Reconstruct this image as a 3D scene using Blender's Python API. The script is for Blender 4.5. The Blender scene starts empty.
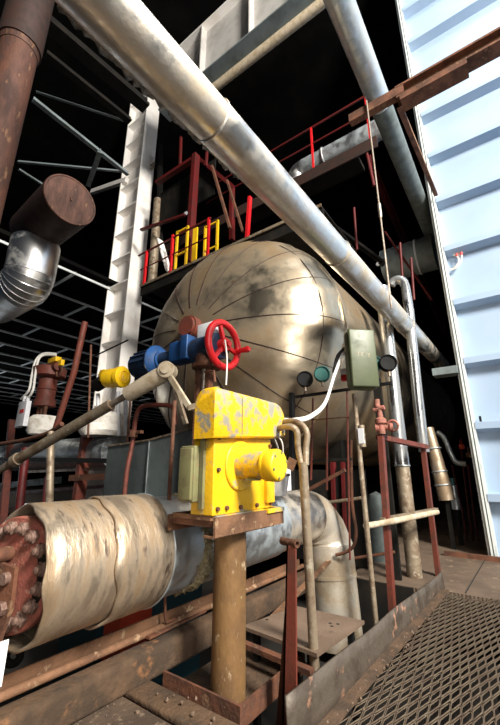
import bpy, bmesh, math, random
from mathutils import Vector, Matrix
random.seed(7)
sc = bpy.context.scene
col = sc.collection
V = Vector
# ------------------------------------------------------------------ camera
FPX = 362.0; PITCH = math.radians(16.5); YAW = math.radians(36.0); EYE = V((0, 0, 1.2))
cp, sp, cy, sy = math.cos(PITCH), math.sin(PITCH), math.cos(YAW), math.sin(YAW)
FWD = V((-sy*cp, cy*cp, sp)); RIGHT = V((cy, sy, 0)); UP = RIGHT.cross(FWD)
cam = bpy.data.cameras.new('camera'); camo = bpy.data.objects.new('camera', cam); col.objects.link(camo)
cam.sensor_fit = 'VERTICAL'; cam.sensor_height = 36; cam.lens = FPX/725*36; cam.clip_start = .02; cam.clip_end = 200
camo.matrix_world = Matrix.Translation(EYE) @ Matrix((RIGHT, UP, -FWD)).transposed().to_4x4()
sc.camera = camo
def ray(px, py): return FWD*FPX + RIGHT*(px-250) + UP*(362.5-py)
def AX(px, py, x): d = ray(px, py); return EYE + d*(x/d.x)
def AY(px, py, y): d = ray(px, py); return EYE + d*(y/d.y)
def AZ(px, py, z): d = ray(px, py); return EYE + d*((z-1.2)/d.z)
def dep(p): return (V(p)-EYE).dot(FWD)
def pxm(n, p): return n*dep(p)/FPX          # size of n pixels at point p

# ------------------------------------------------------------------ materials
def mat(name, base, rough=.6, metal=0., alt=None, amount=.5, scale=4., bump=.0, bscale=30., stretch=(1,1,1), alt2=None, amount2=.35, scale2=12., rvar=0.15, spec=.4):
    m = bpy.data.materials.new(name); m.use_nodes = True
    nt = m.node_tree; N = nt.nodes; L = nt.links
    b = N['Principled BSDF']
    b.inputs['Roughness'].default_value = rough; b.inputs['Metallic'].default_value = metal
    b.inputs['Specular IOR Level'].default_value = spec
    b.inputs['Base Color'].default_value = (*base, 1)
    tc = N.new('ShaderNodeTexCoord'); mp = N.new('ShaderNodeMapping'); L.new(tc.outputs['Object'], mp.inputs['Vector'])
    mp.inputs['Scale'].default_value = stretch
    def noise(s, det=6, ro=.6):
        n = N.new('ShaderNodeTexNoise'); n.inputs['Scale'].default_value = s; n.inputs['Detail'].default_value = det
        n.inputs['Roughness'].default_value = ro; L.new(mp.outputs['Vector'], n.inputs['Vector']); return n
    def ramp(n, lo, hi):
        r = N.new('ShaderNodeMapRange'); r.inputs['From Min'].default_value = lo; r.inputs['From Max'].default_value = hi
        L.new(n.outputs['Fac'], r.inputs['Value']); return r
    last = None
    def mix(a, c, fac):
        x = N.new('ShaderNodeMix'); x.data_type = 'RGBA'
        if a is None: x.inputs[6].default_value = (*base, 1)
        else: L.new(a, x.inputs[6])
        x.inputs[7].default_value = (*c, 1); L.new(fac, x.inputs[0]); return x.outputs[2]
    if alt is not None:
        c = .5 + (.5-amount)*.35
        r = ramp(noise(scale), c-.08, c+.1); last = mix(last, alt, r.outputs['Result'])
        mr = N.new('ShaderNodeMapRange'); L.new(r.outputs['Result'], mr.inputs['Value'])
        mr.inputs['To Min'].default_value = rough; mr.inputs['To Max'].default_value = min(1, rough+rvar)
        L.new(mr.outputs['Result'], b.inputs['Roughness'])
        if metal > 0:
            mm = N.new('ShaderNodeMapRange'); L.new(r.outputs['Result'], mm.inputs['Value'])
            mm.inputs['To Min'].default_value = metal; mm.inputs['To Max'].default_value = metal*.45
            L.new(mm.outputs['Result'], b.inputs['Metallic'])
    if alt2 is not None:
        c = .5 + (.5-amount2)*.4
        r = ramp(noise(scale2, 8, .65), c-.03, c+.05); last = mix(last, alt2, r.outputs['Result'])
    if last: L.new(last, b.inputs['Base Color'])
    if bump > 0:
        bp = N.new('ShaderNodeBump'); bp.inputs['Strength'].default_value = bump; bp.inputs['Distance'].default_value = .02
        L.new(noise(bscale, 5).outputs['Fac'], bp.inputs['Height']); L.new(bp.outputs['Normal'], b.inputs['Normal'])
    return m
M = dict(
 drum=mat('weathered_cladding', (.46,.39,.29), .31, 1., (.215,.15,.085), .5, .9, .25, 3.5, alt2=(.25,.17,.09), amount2=.12, scale2=5, rvar=.25),
 foil=mat('aluminium_foil', (.82,.79,.74), .3, 1., (.52,.44,.33), .35, 2.5, .2, 14., rvar=.2),
 sleeve=mat('stained_sleeve', (.55,.45,.34), .34, .85, (.28,.20,.125), .5, 3.0, .35, 10., stretch=(1,3.5,1), alt2=(.16,.12,.09), amount2=.2, scale2=5, rvar=.25),
 pipechrome=mat('scuffed_silver_pipe', (.55,.57,.58), .24, 1., (.28,.29,.29), .45, 5., .15, 9., stretch=(1,1,.25)),
 palefoil=mat('pale_stained_cladding', (.62,.56,.47), .38, .55, (.36,.28,.19), .5, 4., .2, 10.),
 girder=mat('shaded_girder_paint', (.46,.44,.42), .55, 0, (.36,.34,.32), .4, 2.),  # white girder greyed, roof shade put into the colour
 galv=mat('galvanised_sheet', (.52,.56,.58), .38, .9, (.36,.40,.42), .5, 7., .25, 9., rvar=.15),
 galvdark=mat('dull_galvanised_plate', (.16,.19,.19), .6, .5, (.10,.12,.12), .5, 6., .1),
 chrome=mat('bright_sheet_duct', (.88,.88,.88), .34, 1., (.5,.48,.44), .2, 3., .1, 5.),
 rustdark=mat('dark_brown_rust', (.085,.033,.02), .65, .1, (.04,.018,.013), .5, 7., .3, 40., stretch=(1,1,.3), alt2=(.16,.08,.042), amount2=.2, scale2=14),
 sootrust=mat('sooty_rust', (.035,.016,.012), .6, .1, (.02,.01,.008), .5, 6., .2, 40.),
 rust=mat('brown_rust', (.15,.06,.032), .75, .1, (.07,.03,.018), .5, 7., .3, 40., alt2=(.20,.11,.06), amount2=.2, scale2=14),
 rustbright=mat('orange_rust', (.20,.10,.052), .75, .1, (.11,.055,.03), .5, 6., .3, 40., alt2=(.34,.22,.13), amount2=.25, scale2=12),
 pedestal=mat('ochre_rust_pipe', (.24,.135,.055), .5, .35, (.13,.07,.03), .5, 6., .25, 30., stretch=(1,1,.5), alt2=(.42,.32,.2), amount2=.15, scale2=25),
 redbrown=mat('red_lead_paint', (.14,.032,.02), .55, 0, (.085,.027,.017), .4, 8., .15, 40.),
 flange=mat('faded_red_flange', (.33,.10,.075), .6, .1, (.21,.075,.05), .5, 12., .35, 60., alt2=(.55,.36,.28), amount2=.2, scale2=20),
 bolt=mat('grimy_bolt', (.22,.14,.11), .5, .35, (.14,.08,.06), .5, 30., .3, 80.),
 red=mat('bright_red_paint', (.55,.012,.016), .35, 0, (.4,.01,.012), .3, 12.),
 railred=mat('dimmed_red_paint', (.10,.008,.008), .5, 0, (.06,.007,.006), .4, 6.),  # red darkened in the colour for catwalk and gantry out of the light
 yellow=mat('chipped_yellow_paint', (.74,.44,.008), .42, 0, (.66,.38,.012), .4, 9., .12, 40., alt2=(.27,.26,.20), amount2=.2, scale2=11),
 yellowworn=mat('worn_yellow_paint', (.73,.43,.010), .45, 0, (.62,.35,.02), .5, 9., .15, 40., alt2=(.26,.25,.20), amount2=.44, scale2=9),
 yellowclean=mat('clean_yellow_paint', (.76,.47,.010), .4, 0, (.68,.40,.012), .3, 9.),
 olive=mat('olive_paint', (.17,.165,.075), .5, 0, (.13,.115,.055), .4, 10., alt2=(.2,.13,.07), amount2=.2, scale2=14),
 green=mat('green_grey_paint', (.075,.09,.045), .42, 0, (.055,.068,.034), .4, 6.),
 blue=mat('blue_paint', (.009,.052,.17), .38, 0, (.008,.03,.09), .4, 9.),
 bluedark=mat('dark_blue_paint', (.012,.03,.075), .45, 0, (.01,.015,.03), .4, 9.),
 black=mat('black_enamel', (.010,.010,.011), .6, 0, (.015,.014,.012), .4, 9., spec=.15),
 blacksteel=mat('black_steel', (.010,.0095,.009), .75, 0, (.018,.015,.012), .4, 4., spec=.1),  # near-black steel, also on the plinth and casing panel
 roof=mat('black_roof_sheet', (.005,.005,.005), .9, 0, (.008,.008,.007), .4, 1., spec=0),  # near-black even colour of roof sheets and far walls
 truss=mat('grey_steel', (.20,.24,.25), .55, .2, (.12,.14,.14), .4, 2.),
 purlin=mat('pale_grey_steel', (.72,.76,.77), .6, .0, (.5,.52,.52), .4, 1.),
 white=mat('white_steel_paint', (.90,.87,.84), .5, 0, (.80,.75,.70), .4, 2.5, .04, 20.),
 wall=mat('pale_blue_cladding', (.31,.40,.53), .5, 0, (.27,.37,.51), .4, .6, .03, 4.),
 walltrim=mat('pale_trim', (.72,.76,.74), .4, .2, (.5,.55,.54), .3, 4.),
 wool=mat('mineral_wool', (.42,.36,.22), .95, 0, (.24,.19,.10), .5, 24., .9, 60.),
 wrap=mat('white_wrapping', (.80,.76,.70), .8, 0, (.6,.54,.46), .35, 8., .5, 18.),
 greybox=mat('pale_grey_enamel', (.62,.63,.66), .45, 0, (.5,.5,.53), .3, 5.),
 label=mat('red_sticker', (.6,.03,.03), .5),
 labelwhite=mat('white_sticker', (.8,.8,.8), .5),
 rod=mat('worn_steel_rod', (.36,.31,.26), .42, .7, (.2,.14,.09), .4, 9., .2, 40.),
 conduit=mat('grimy_conduit', (.30,.24,.17), .5, .4, (.14,.09,.055), .45, 8., .2, 40., alt2=(.40,.35,.27), amount2=.3, scale2=14),
 clevis=mat('dusty_beige_paint', (.50,.42,.31), .6, 0, (.36,.28,.18), .4, 12., .2, 40.),
 cable=mat('grey_white_cable', (.68,.66,.62), .5),
 blackcable=mat('black_cable', (.015,.015,.015), .5),
 dirt=mat('oily_brown_floor', (.095,.064,.042), .75, 0, (.055,.036,.024), .5, 3., .4, 50., alt2=(.16,.115,.08), amount2=.25, scale2=22),
 beam=mat('dirt_caked_beam', (.10,.058,.032), .85, 0, (.05,.032,.02), .5, 4., .7, 25., alt2=(.19,.09,.04), amount2=.15, scale2=5),
 plate=mat('brown_floor_plate', (.17,.115,.08), .7, .1, (.12,.08,.054), .5, 2.5, .2, 60., alt2=(.10,.07,.05), amount2=.15, scale2=8),
 kerb=mat('scuffed_kerb_plate', (.105,.085,.066), .5, .3, (.05,.036,.026), .45, 6., .3, 30., alt2=(.36,.19,.12), amount2=.2, scale2=9),
 grate=mat('rusty_expanded_metal', (.125,.095,.065), .6, .45, (.07,.046,.03), .5, 9., .3, 50.),
 pit=mat('pit_dark', (.02,.017,.014), .9),  # darkness of the pit put into the colour
 teal=mat('dark_teal_paint', (.012,.045,.06), .5),
 gaugeteal=mat('teal_enamel', (.02,.10,.09), .45),
 orange=mat('orange_red_paint', (.55,.06,.025), .5),
 pink=mat('pink_red_valve_paint', (.36,.13,.10), .6, 0, (.2,.09,.06), .5, 14.),
 foilrag=mat('crumpled_foil_edge', (.5,.5,.5), .35, 1., (.2,.2,.2), .4, 20., .9, 30.),
)
# chequer pattern on the floor plates: a raised bar texture as bump
def chequer(m, s=38.):
    nt = m.node_tree; N = nt.nodes; L = nt.links
    tc = N.new('ShaderNodeTexCoord'); mp = N.new('ShaderNodeMapping'); mp.inputs['Rotation'].default_value = (0, 0, .785)
    L.new(tc.outputs['Object'], mp.inputs['Vector'])
    w = N.new('ShaderNodeTexWave'); w.wave_type = 'BANDS'; w.inputs['Scale'].default_value = s/3.; w.inputs['Distortion'].default_value = .4
    L.new(mp.outputs['Vector'], w.inputs['Vector'])
    bp = N.new('ShaderNodeBump'); bp.inputs['Strength'].default_value = .55; bp.inputs['Distance'].default_value = .01
    L.new(w.outputs['Fac'], bp.inputs['Height']); L.new(bp.outputs['Normal'], N['Principled BSDF'].inputs['Normal'])
M['chequer'] = mat('chequer_floor_plate', (.17,.12,.085), .6, .25, (.11,.076,.052), .5, 2.2, alt2=(.30,.22,.15), amount2=.2, scale2=10); chequer(M['chequer'])

# ------------------------------------------------------------------ mesh builder
def frame_of(d):
    d = V(d).normalized(); a = V((0, 0, 1)) if abs(d.z) < .9 else V((0, 1, 0))
    n = d.cross(a).normalized(); return d, n, n.cross(d)
class MB:
    def __init__(s): s.v = []; s.f = []
    def add(s, vs, fs):
        o = len(s.v); s.v += [V(p) for p in vs]; s.f += [tuple(i+o for i in f) for f in fs]; return s
    def box(s, c, size, rz=0, R=None, bev=.0):
        c = V(c); h = V(size)/2
        if R is None: R = Matrix.Rotation(rz, 3, 'Z')
        if bev <= 0:
            vs = [c + R @ V((x*h.x, y*h.y, z*h.z)) for x in (-1, 1) for y in (-1, 1) for z in (-1, 1)]
            return s.add(vs, [(0,1,3,2),(4,6,7,5),(0,4,5,1),(2,3,7,6),(0,2,6,4),(1,5,7,3)])
        bm = bmesh.new(); bmesh.ops.create_cube(bm, size=1)
        for q in bm.verts: q.co = V((q.co.x*size[0], q.co.y*size[1], q.co.z*size[2]))
        bmesh.ops.bevel(bm, geom=bm.edges[:], offset=min(bev, min(size)*.45), segments=3, affect='EDGES', profile=.5)
        return s.bm(bm, c, R)
    def bm(s, bm, c=V(), R=Matrix.Identity(3)):
        bm.verts.index_update(); s.add([V(c) + R @ q.co for q in bm.verts], [[q.index for q in f.verts] for f in bm.faces]); bm.free(); return s
    def span(s, lo, hi, bev=0):
        lo, hi = V(lo), V(hi); return s.box((lo+hi)/2, [abs(a) for a in hi-lo], bev=bev)
    def bar(s, a, b, w, h, up=(0, 0, 1)):
        a, b = V(a), V(b); d = (b-a).normalized(); u = V(up)
        n = d.cross(u)
        if n.length < 1e-4: n = d.cross(V((0, 1, 0)))
        n.normalize(); u = n.cross(d)
        R = Matrix((n, d, u)).transposed(); return s.box((a+b)/2, (w, (b-a).length, h), R=R)
    def lathe(s, c, d, prof, n=32, a0=0, a1=2*math.pi, wob=None):
        """prof: (distance along d, radius) pairs"""
        d, u, w = frame_of(d); c = V(c); full = abs(a1-a0-2*math.pi) < 1e-6; k = n if full else n+1
        vs = []; fs = []
        for i, (t, r) in enumerate(prof):
            for j in range(k):
                a = a0 + (a1-a0)*j/n; rr = r*(1+(wob(i, a) if wob else 0))
                vs.append(c + d*t + (u*math.cos(a) + w*math.sin(a))*max(rr, 1e-4))
        for i in range(len(prof)-1):
            for j in range(n):
                q = (j+1) % k; fs.append((i*k+j, i*k+q, (i+1)*k+q, (i+1)*k+j))
        return s.add(vs, fs)
    def cyl(s, a, b, r, n=24, r2=None, bev=0):
        a, b = V(a), V(b); L = (b-a).length; r2 = r if r2 is None else r2
        if bev: return s.lathe(a, b-a, [(0, 0), (0, r-bev), (bev, r), (L-bev, r2), (L, r2-bev), (L, 0)], n)
        return s.lathe(a, b-a, [(0, 0), (0, r), (L, r2), (L, 0)], n)
    def torus(s, c, d, R, r, n=40, m=10):
        return s.lathe(c, d, [(r*math.sin(2*math.pi*i/m), R + r*math.cos(2*math.pi*i/m)) for i in range(m+1)], n)
    def tube(s, pts, r, n=12, smooth=0):
        pts = [V(p) for p in pts]
        if smooth:
            out = []
            for i in range(len(pts)-1):
                p0 = pts[max(i-1, 0)]; p1 = pts[i]; p2 = pts[i+1]; p3 = pts[min(i+2, len(pts)-1)]
                for k in range(smooth):
                    t = k/smooth
                    out.append(.5*((2*p1)+(p2-p0)*t+(2*p0-5*p1+4*p2-p3)*t*t+(3*p1-p0-3*p2+p3)*t**3))
            pts = out+[pts[-1]]
        rs = r if isinstance(r, (list, tuple)) else None
        vs = []; fs = []; u = None; K = len(pts)
        for i, p in enumerate(pts):
            d = ((pts[i+1]-p).normalized() if i < K-1 else V()) + ((p-pts[i-1]).normalized() if i else V())
            d.normalize()
            if u is None: _, u, _ = frame_of(d)
            u = (u - d*u.dot(d)).normalized(); w = d.cross(u)
            rr = r if rs is None else rs[0] + (rs[-1]-rs[0])*i/(K-1)
            for j in range(n):
                a = 2*math.pi*j/n; vs.append(p + (u*math.cos(a)+w*math.sin(a))*rr)
        for i in range(K-1):
            for j in range(n):
                q = (j+1) % n; fs.append((i*n+j, i*n+q, (i+1)*n+q, (i+1)*n+j))
        fs.append(tuple(range(n-1, -1, -1))); fs.append(tuple((K-1)*n+j for j in range(n)))
        return s.add(vs, fs)
    def prism(s, poly, vec):
        poly = [V(p) for p in poly]; n = len(poly); vec = V(vec)
        return s.add(poly+[p+vec for p in poly], [tuple(range(n)), tuple(range(2*n-1, n-1, -1))] + [(i, i+n, (i+1) % n+n, (i+1) % n) for i in range(n)])
    def build(s, name, m, parent=None, angle=35, label=None):
        me = bpy.data.meshes.new(name)
        lo = V([min(p[i] for p in s.v) for i in range(3)]); hi = V([max(p[i] for p in s.v) for i in range(3)])
        if parent is None: o_ = V(((lo.x+hi.x)/2, (lo.y+hi.y)/2, lo.z))
        else: o_ = V(parent['origin'])
        me.from_pydata([p-o_ for p in s.v], [], s.f)
        bm = bmesh.new(); bm.from_mesh(me); bmesh.ops.remove_doubles(bm, verts=bm.verts, dist=1e-5)
        bmesh.ops.recalc_face_normals(bm, faces=bm.faces); bm.to_mesh(me); bm.free()
        me.polygons.foreach_set('use_smooth', [True]*len(me.polygons)); me.set_sharp_from_angle(angle=math.radians(angle))
        me.materials.append(M[m]); o = bpy.data.objects.new(name, me); col.objects.link(o)
        o['origin'] = tuple(o_)
        if parent is None: o.location = o_
        else: o.parent = parent
        if label: o['label'] = label
        return o
def tag(o, label, cat, group=None, kind=None):
    o['label'] = label; o['category'] = cat
    if group: o['group'] = group
    if kind: o['kind'] = kind
    return o
def thing(name, loc, label, cat, group=None):
    o = bpy.data.objects.new(name, None); col.objects.link(o); o.location = V(loc); o['origin'] = tuple(V(loc)); o.empty_display_size = .05
    return tag(o, label, cat, group)
def struct(o): o['kind'] = 'structure'; return o
def single(name, mb, m, label, cat, group=None, angle=35): return tag(mb.build(name, m, angle=angle), label, cat, group)
def strut_copy(o, off, parent):
    c = o.copy(); col.objects.link(c); c.parent = parent; c.location = o.location + V(off); return c

# ================================================================== SETTING
WY = 6.75
# floor plates (chequer) right/behind, oily floor at left front
b = MB(); b.span((-.9, 4.62, -.05), (1.9, 6.42, 0)); b.span((-1.9, 4.55, -.05), (-.9, 6.42, 0)); b.span((-1.9, 6.43, -.05), (6, 16, 0))
struct(b.build('floor', 'chequer'))
b = MB(); b.span((-2.02, -3, -.05), (-.95, 1.56, 0)); struct(b.build('floor', 'dirt'))
b = MB(); b.span((-40, -3, -.75), (8, 30, -.7)); struct(b.build('floor', 'pit'))
b = MB(); b.span((-30, 5.6, -.06), (-2.4, 30, -.01)); b.span((-2.4, 6.43, -.06), (-1.9, 16, -.01)); struct(b.build('floor', 'dirt'))
b = MB()
for x0, x1 in ((-1.9, -.66), (-.64, 1.9)): pass
o = MB().tube([(-.69, 4.66, .002), (-.65, 6.40, .002)], .006, 6).build('floor_seam', 'pit'); struct(o)
# back and left walls, roof, far floor
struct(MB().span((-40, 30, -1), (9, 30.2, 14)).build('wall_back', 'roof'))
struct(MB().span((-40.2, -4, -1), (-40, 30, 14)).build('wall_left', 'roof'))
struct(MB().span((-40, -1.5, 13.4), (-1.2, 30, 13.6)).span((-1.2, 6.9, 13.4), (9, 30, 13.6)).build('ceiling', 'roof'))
# corrugated side wall
def wall_right():
    m = MB(); z = -.05; prof = [(0, -.05)]
    zs = [.82+1.038*i for i in range(-0, 12)]
    for z in zs: prof += [(0, z-.20), (-.10, z-.17), (-.10, z)] if False else [(0, z-.10), (-.20, z-.06), (-.20, z+.04), (0, z+.07)]
    prof += [(0, 13.3)]
    vs = []; fs = []
    for x in (-.5, 6.5):
        for dy, z in prof: vs.append((x, WY+dy, z))
    n = len(prof)
    for i in range(n-1): fs.append((i, i+1, n+i+1, n+i))
    m.add(vs, fs); m.span((-.5, WY+.09, -.05), (6.5, WY+.15, 13.3)); return m
struct(wall_right().build('wall_right', 'wall', angle=20))
b = MB()
for x0, x1, y in ((-.615, -.585, -.16), (-.575, -.55, -.21), (-.535, -.50, -.19)): b.span((x0, WY+y, 0), (x1, WY+.1, 13.3))
b.span((-.62, WY, 0), (-.5, WY+.16, 13.3)); struct(b.build('trim_1', 'walltrim'))
for k, z in enumerate((2.5, 5.3, 7.2)):
    pass
struct(MB().bar((-1.15, 6.43, .03), (1.6, 6.38, .03), .07, .06).build('floor_strip', 'rust'))

# low aisle roof at the far left: dark deck, pale joists
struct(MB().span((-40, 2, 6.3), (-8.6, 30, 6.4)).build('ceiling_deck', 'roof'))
for i in range(16):
    x = -8.8-1.55*i
    struct(MB().bar((x, 2.2, 6.2), (x, 29, 6.2), .04+.003*i, .06).build('ceiling_joist', 'purlin'))
for i in range(15):
    for k in range(5):
        x = -8.8-1.55*i; y = 4.2+k*3.2+(i % 2)*1.3
        struct(MB().bar((x, y, 6.22), (x-1.5, y, 6.22), .05, .06).build('ceiling_brace', 'purlin'))

# roof trusses and dark beams at the upper left
def dbeam(a, c, y, w, m, name, label, cat='beam', w2=None):
    p, q = AY(*a, y), AY(*c, y); s = pxm(w, (p+q)/2)
    mb = MB(); mb.bar(p, q, s*.9, s*.25); mb.bar(p+V((0, 0, -s*.3)), q+V((0, 0, -s*.3)), s*.18, s*.6)
    return tag(mb.build(name, m), label, cat)
def zbeam(a, c, z, w, m, name, label, cat='beam'):
    p, q = AZ(*a, z), AZ(*c, z); s = pxm(w, (p+q)/2)
    mb = MB(); mb.bar(p, q, s*.9, s*.25); mb.bar(p+V((0, 0, s*.4)), q+V((0, 0, s*.4)), s*.2, s*.8)
    return tag(mb.build(name, m), label, cat)
zbeam((33, 100), (128, 175), 8.6, 5, 'truss', 'roof_brace', 'light grey angle brace slanting from brown pipe toward white column')
zbeam((36, 92), (124, 121), 9.3, 2.2, 'truss', 'roof_tie', 'thin grey tie rod running above the light grey brace', 'tie rod')
zbeam((18, 162), (124, 172), 8.9, 2.6, 'truss', 'roof_tie', 'thin level grey tie just above the brown capped canister', 'tie rod')
zbeam((19, 170), (60, 196), 8.2, 2.5, 'truss', 'roof_tie', 'short thin grey tie beside canister top left', 'tie rod')
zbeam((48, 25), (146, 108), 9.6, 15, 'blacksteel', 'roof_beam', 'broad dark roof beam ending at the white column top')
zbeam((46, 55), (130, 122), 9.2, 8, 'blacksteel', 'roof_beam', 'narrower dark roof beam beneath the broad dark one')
for a, c in (((62, 190), (128, 128)), ((78, 195), (118, 150)), ((88, 200), (112, 205))):
    pass
zbeam((88, 186), (100, 152), 8.4, 5, 'truss', 'roof_brace', 'short grey strut rising behind the canister cap')

# ================================================================== WHITE COLUMN
def column():
    cy_ = 5.2; z0 = -.5; top = AY(150, 92, cy_).z
    pr = AY(122, 340, cy_-.0); xr = pr.x                       # +x flange outer face, front edge
    pl = AY(101, 340, cy_); xl = pl.x
    t = thing('steel_column', ((xl+xr)/2, cy_+.3, 0), 'white steel column with slanted stiffener plates left of the drum', 'column')
    yb = AX(138, 340, xr).y; d = yb-cy_
    MB().span((xl+.02, cy_+d*.45, 0), (xr-.02, cy_+d*.55, top+1.3)).build('web', 'white', t)
    MB().span((xr-.03, cy_, 0), (xr, yb, top+1.3)).build('flange', 'white', t)
    MB().span((xl, cy_, 0), (xl+.03, yb, top+1.3)).build('flange', 'white', t)
    z = 1.9
    while z < top+1:
        MB().span((xl+.03, cy_+.01, z), (xr-.03, cy_+d*.45, z+.04)).build('stiffener', 'white', t); z += .86
    return xl, xr, cy_, yb, top
CXL, CXR, CY0, CY1, CTOP = column()
# white gusset at left of column, strut towards the canister
p = AY(127, 180, 5.25); q = AY(92, 192, 5.25)
single('white_strut', MB().bar(q, p, .12, .15), 'white', 'short white strut joining the column behind the canister', 'strut')
# small brackets on column
mb = MB(); c = AX(152, 166, CXR+.05)
for dz in (-.1, .05): mb.cyl(c+V((-.05, 0, dz)), c+V((.12, 0, dz)), .035, 10)
single('column_clamp', mb, 'conduit', 'pale double clamp bolted on white column near red gantry', 'clamp')
# ================================================================== TOP WHITE BEAM (along x)
def top_beam():
    y = 4.4
    a = AY(196, 82, y); e = AY(330, -12, y); zb = (a.z+AY(316, 0, y).z)/2
    x0 = AY(166, 96, y).x; x1 = 1.0
    h = AY(250, 6, y).z - AY(250, 46, y).z
    t = thing('roof_girder', ((x0+x1)/2, y, zb), 'white painted girder with upright stiffeners crossing the dark roof', 'girder')
    MB().span((x0, y-.02, zb), (x1, y+.02, zb+h*1.3)).build('web', 'girder', t)
    MB().span((x0, y-.2, zb-.04), (x1, y+.2, zb)).build('flange', 'truss', t)
    MB().span((x0, y-.2, zb+h*1.3), (x1, y+.2, zb+h*1.3+.04)).build('flange', 'white', t)
    for px in (206, 254, 300):
        xx = AY(px, 54-(px-206)*.98, y).x
        MB().span((xx-.015, y-.19, zb), (xx+.015, y-.02, zb+h*1.3)).build('stiffener', 'girder', t)
    return y, zb
top_beam()
a = AY(205, 88, 4.6); e = AY(330, 6, 4.6); zz = (a.z+e.z)/2
single('roof_pipe', MB().cyl((a.x-.4, 4.6, zz), (e.x+1, 4.6, zz), .10, 14), 'clevis', 'dim straight pipe running just below the white girder', 'pipe')

# ================================================================== BOILER DRUM
DX, DZ, DR, DY0, DH = -3.2, 2.97, 1.665, 4.14, 1.0
def drum():
    t = thing('steam_drum', (DX, DY0+3, DZ-DR), 'huge insulated boiler drum with domed riveted cladding end', 'boiler drum')
    # dome: wedge petals that overlap slightly
    NP = 17; sub = 6; n = NP*sub
    prof = [(DH*math.cos(a), DR*math.sin(a)) for a in [math.radians(2+88*i/26) for i in range(27)]]
    def petal(i, a):
        u = (a/(2*math.pi)*NP) % 1.; return .016*(u) if i > 4 else 0
    d = MB(); d.lathe((DX, DY0, DZ), (0, -1, 0), prof, n, wob=petal)
    d.build('dome', 'drum', t, 50)
    s = MB()
    prof = []
    y = 0.
    k = 0
    while y < 9:
        prof += [(y, DR*(1.004+.0025*(k % 2))), (y+.93, DR*(1.006+.0025*(k % 2)))]; y += .93; k += 1
    s.lathe((DX, DY0, DZ), (0, 1, 0), prof, 96); s.build('shell', 'drum', t, 20)
    # standing seams on dome
    sm = MB()
    for k in range(NP):
        a = 2*math.pi*k/NP
        pts = []
        for i in range(3, 27):
            th = math.radians(2+88*i/26); r = DR*math.sin(th)*1.005; yy = DY0-DH*math.cos(th)
            pts.append((DX+math.cos(a)*r, yy-.004, DZ+math.sin(a)*r))
        sm.tube(pts, .0065, 5)
    for th in (68,):
        thr = math.radians(th); sm.torus((DX, DY0-DH*math.cos(thr)-.002, DZ), (0, 1, 0), DR*math.sin(thr)*1.006, .007, 72, 5)
    sm.build('seams', 'sootrust', t)
    bd = MB().torus((DX, DY0, DZ), (0, 1, 0), DR*1.006, .022, 90, 8); bd.build('rim_band', 'drum', t)
    h = MB(); h.cyl((DX, DY0-DH+.02, DZ), (DX, DY0-DH-.10, DZ), .15, 28); h.cyl((DX, DY0-DH-.10, DZ), (DX, DY0-DH-.14, DZ), .13, 28)
    h.build('hub_cover', 'redbrown', t)
    for x in (-.9, .9):
        MB().span((DX+x-.12, DY0+1.2, 0), (DX+x+.12, DY0+1.6, DZ-DR+.35)).build('support_leg', 'blacksteel', t)
drum()

# ================================================================== UPPER BIG PIPE
PA, PB = V((-1.155, -2.2, 3.03)), V((-.985, 8.0, 3.235))
def upper_pipe():
    d = (PB-PA).normalized(); t = thing('overhead_pipe', PA, 'thick foil-clad overhead pipe slanting across the whole upper picture', 'pipe')
    L = (PB-PA).length
    cuts = [0, 3.35, 5.05, 7.4, L]
    for i in range(4):
        r = .125-.001*i
        MB().lathe(PA+d*cuts[i], d, [(0, 0), (0, r), (.02, r+.002), (cuts[i+1]-cuts[i], r-.002), (cuts[i+1]-cuts[i], 0)], 48,
                   wob=lambda k, a: .012*math.sin(3*a+k)).build('cladding_section', 'foil', t)
    for c in cuts[1:-1]:
        MB().torus(PA+d*c, d, .126, .006, 40, 6).build('joint_band', 'foil', t)
    # torn, crumpled foil edge hanging beneath
    g = MB(); _, u, w = frame_of(d)
    rr = random.Random(3); pts = []
    for i in range(60):
        s = 2.55+i*.02; a = V((-1, 0, -.55)).normalized()
        base = PA+d*s+a*(.118)
        pts.append((base, base+a*rr.uniform(.006, .03)+V((0, 0, -rr.uniform(0, .022)))+d*rr.uniform(-.008, .008)))
    vs = [];
    for p0, p1 in pts: vs += [p0, p1]
    g.add(vs, [(2*i, 2*i+1, 2*i+3, 2*i+2) for i in range(59)])
    g.add([p+V((.012, 0, -.004)) for p in vs], [(2*i, 2*i+2, 2*i+3, 2*i+1) for i in range(59)])
    g.build('torn_foil', 'foilrag', t)
upper_pipe()
# bracket plate joining pipe to wall trim
p = AY(434, 374, 6.6)
single('wall_bracket', MB().span((p.x, 6.45, p.z-.06), (-.6, 6.7, p.z+.06)), 'truss', 'small grey blue bracket holding the overhead pipe end at the wall edge', 'bracket')
# second overhead pipe
z2 = 6.25
x2 = -(z2-1.2)*math.tan(math.radians(9.0))
t = thing('overhead_duct', (x2, 2, z2), 'dull galvanised overhead duct passing above the rusty beam', 'duct')
MB().lathe((x2, -1.5, z2), (0, 1, 0), [(0, 0), (0, .145), (3.0, .145)], 36).build('duct_section', 'galv', t)
MB().lathe((x2, 1.5, z2), (0, 1, 0), [(0, .148), (2.8, .148)], 36).build('duct_section', 'galv', t)
MB().lathe((x2, 4.3, z2), (0, 1, 0), [(0, .145), (7.0, .145), (7.0, 0)], 36).build('duct_section', 'galvdark', t)  # far section darker in colour, standing for the weak light beyond the beam
MB().torus((x2, 1.5, z2), (0, 1, 0), .149, .008).build('joint_band', 'galv', t)
MB().torus((x2, 4.3, z2), (0, 1, 0), .149, .008).build('joint_band', 'galv', t)

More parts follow.
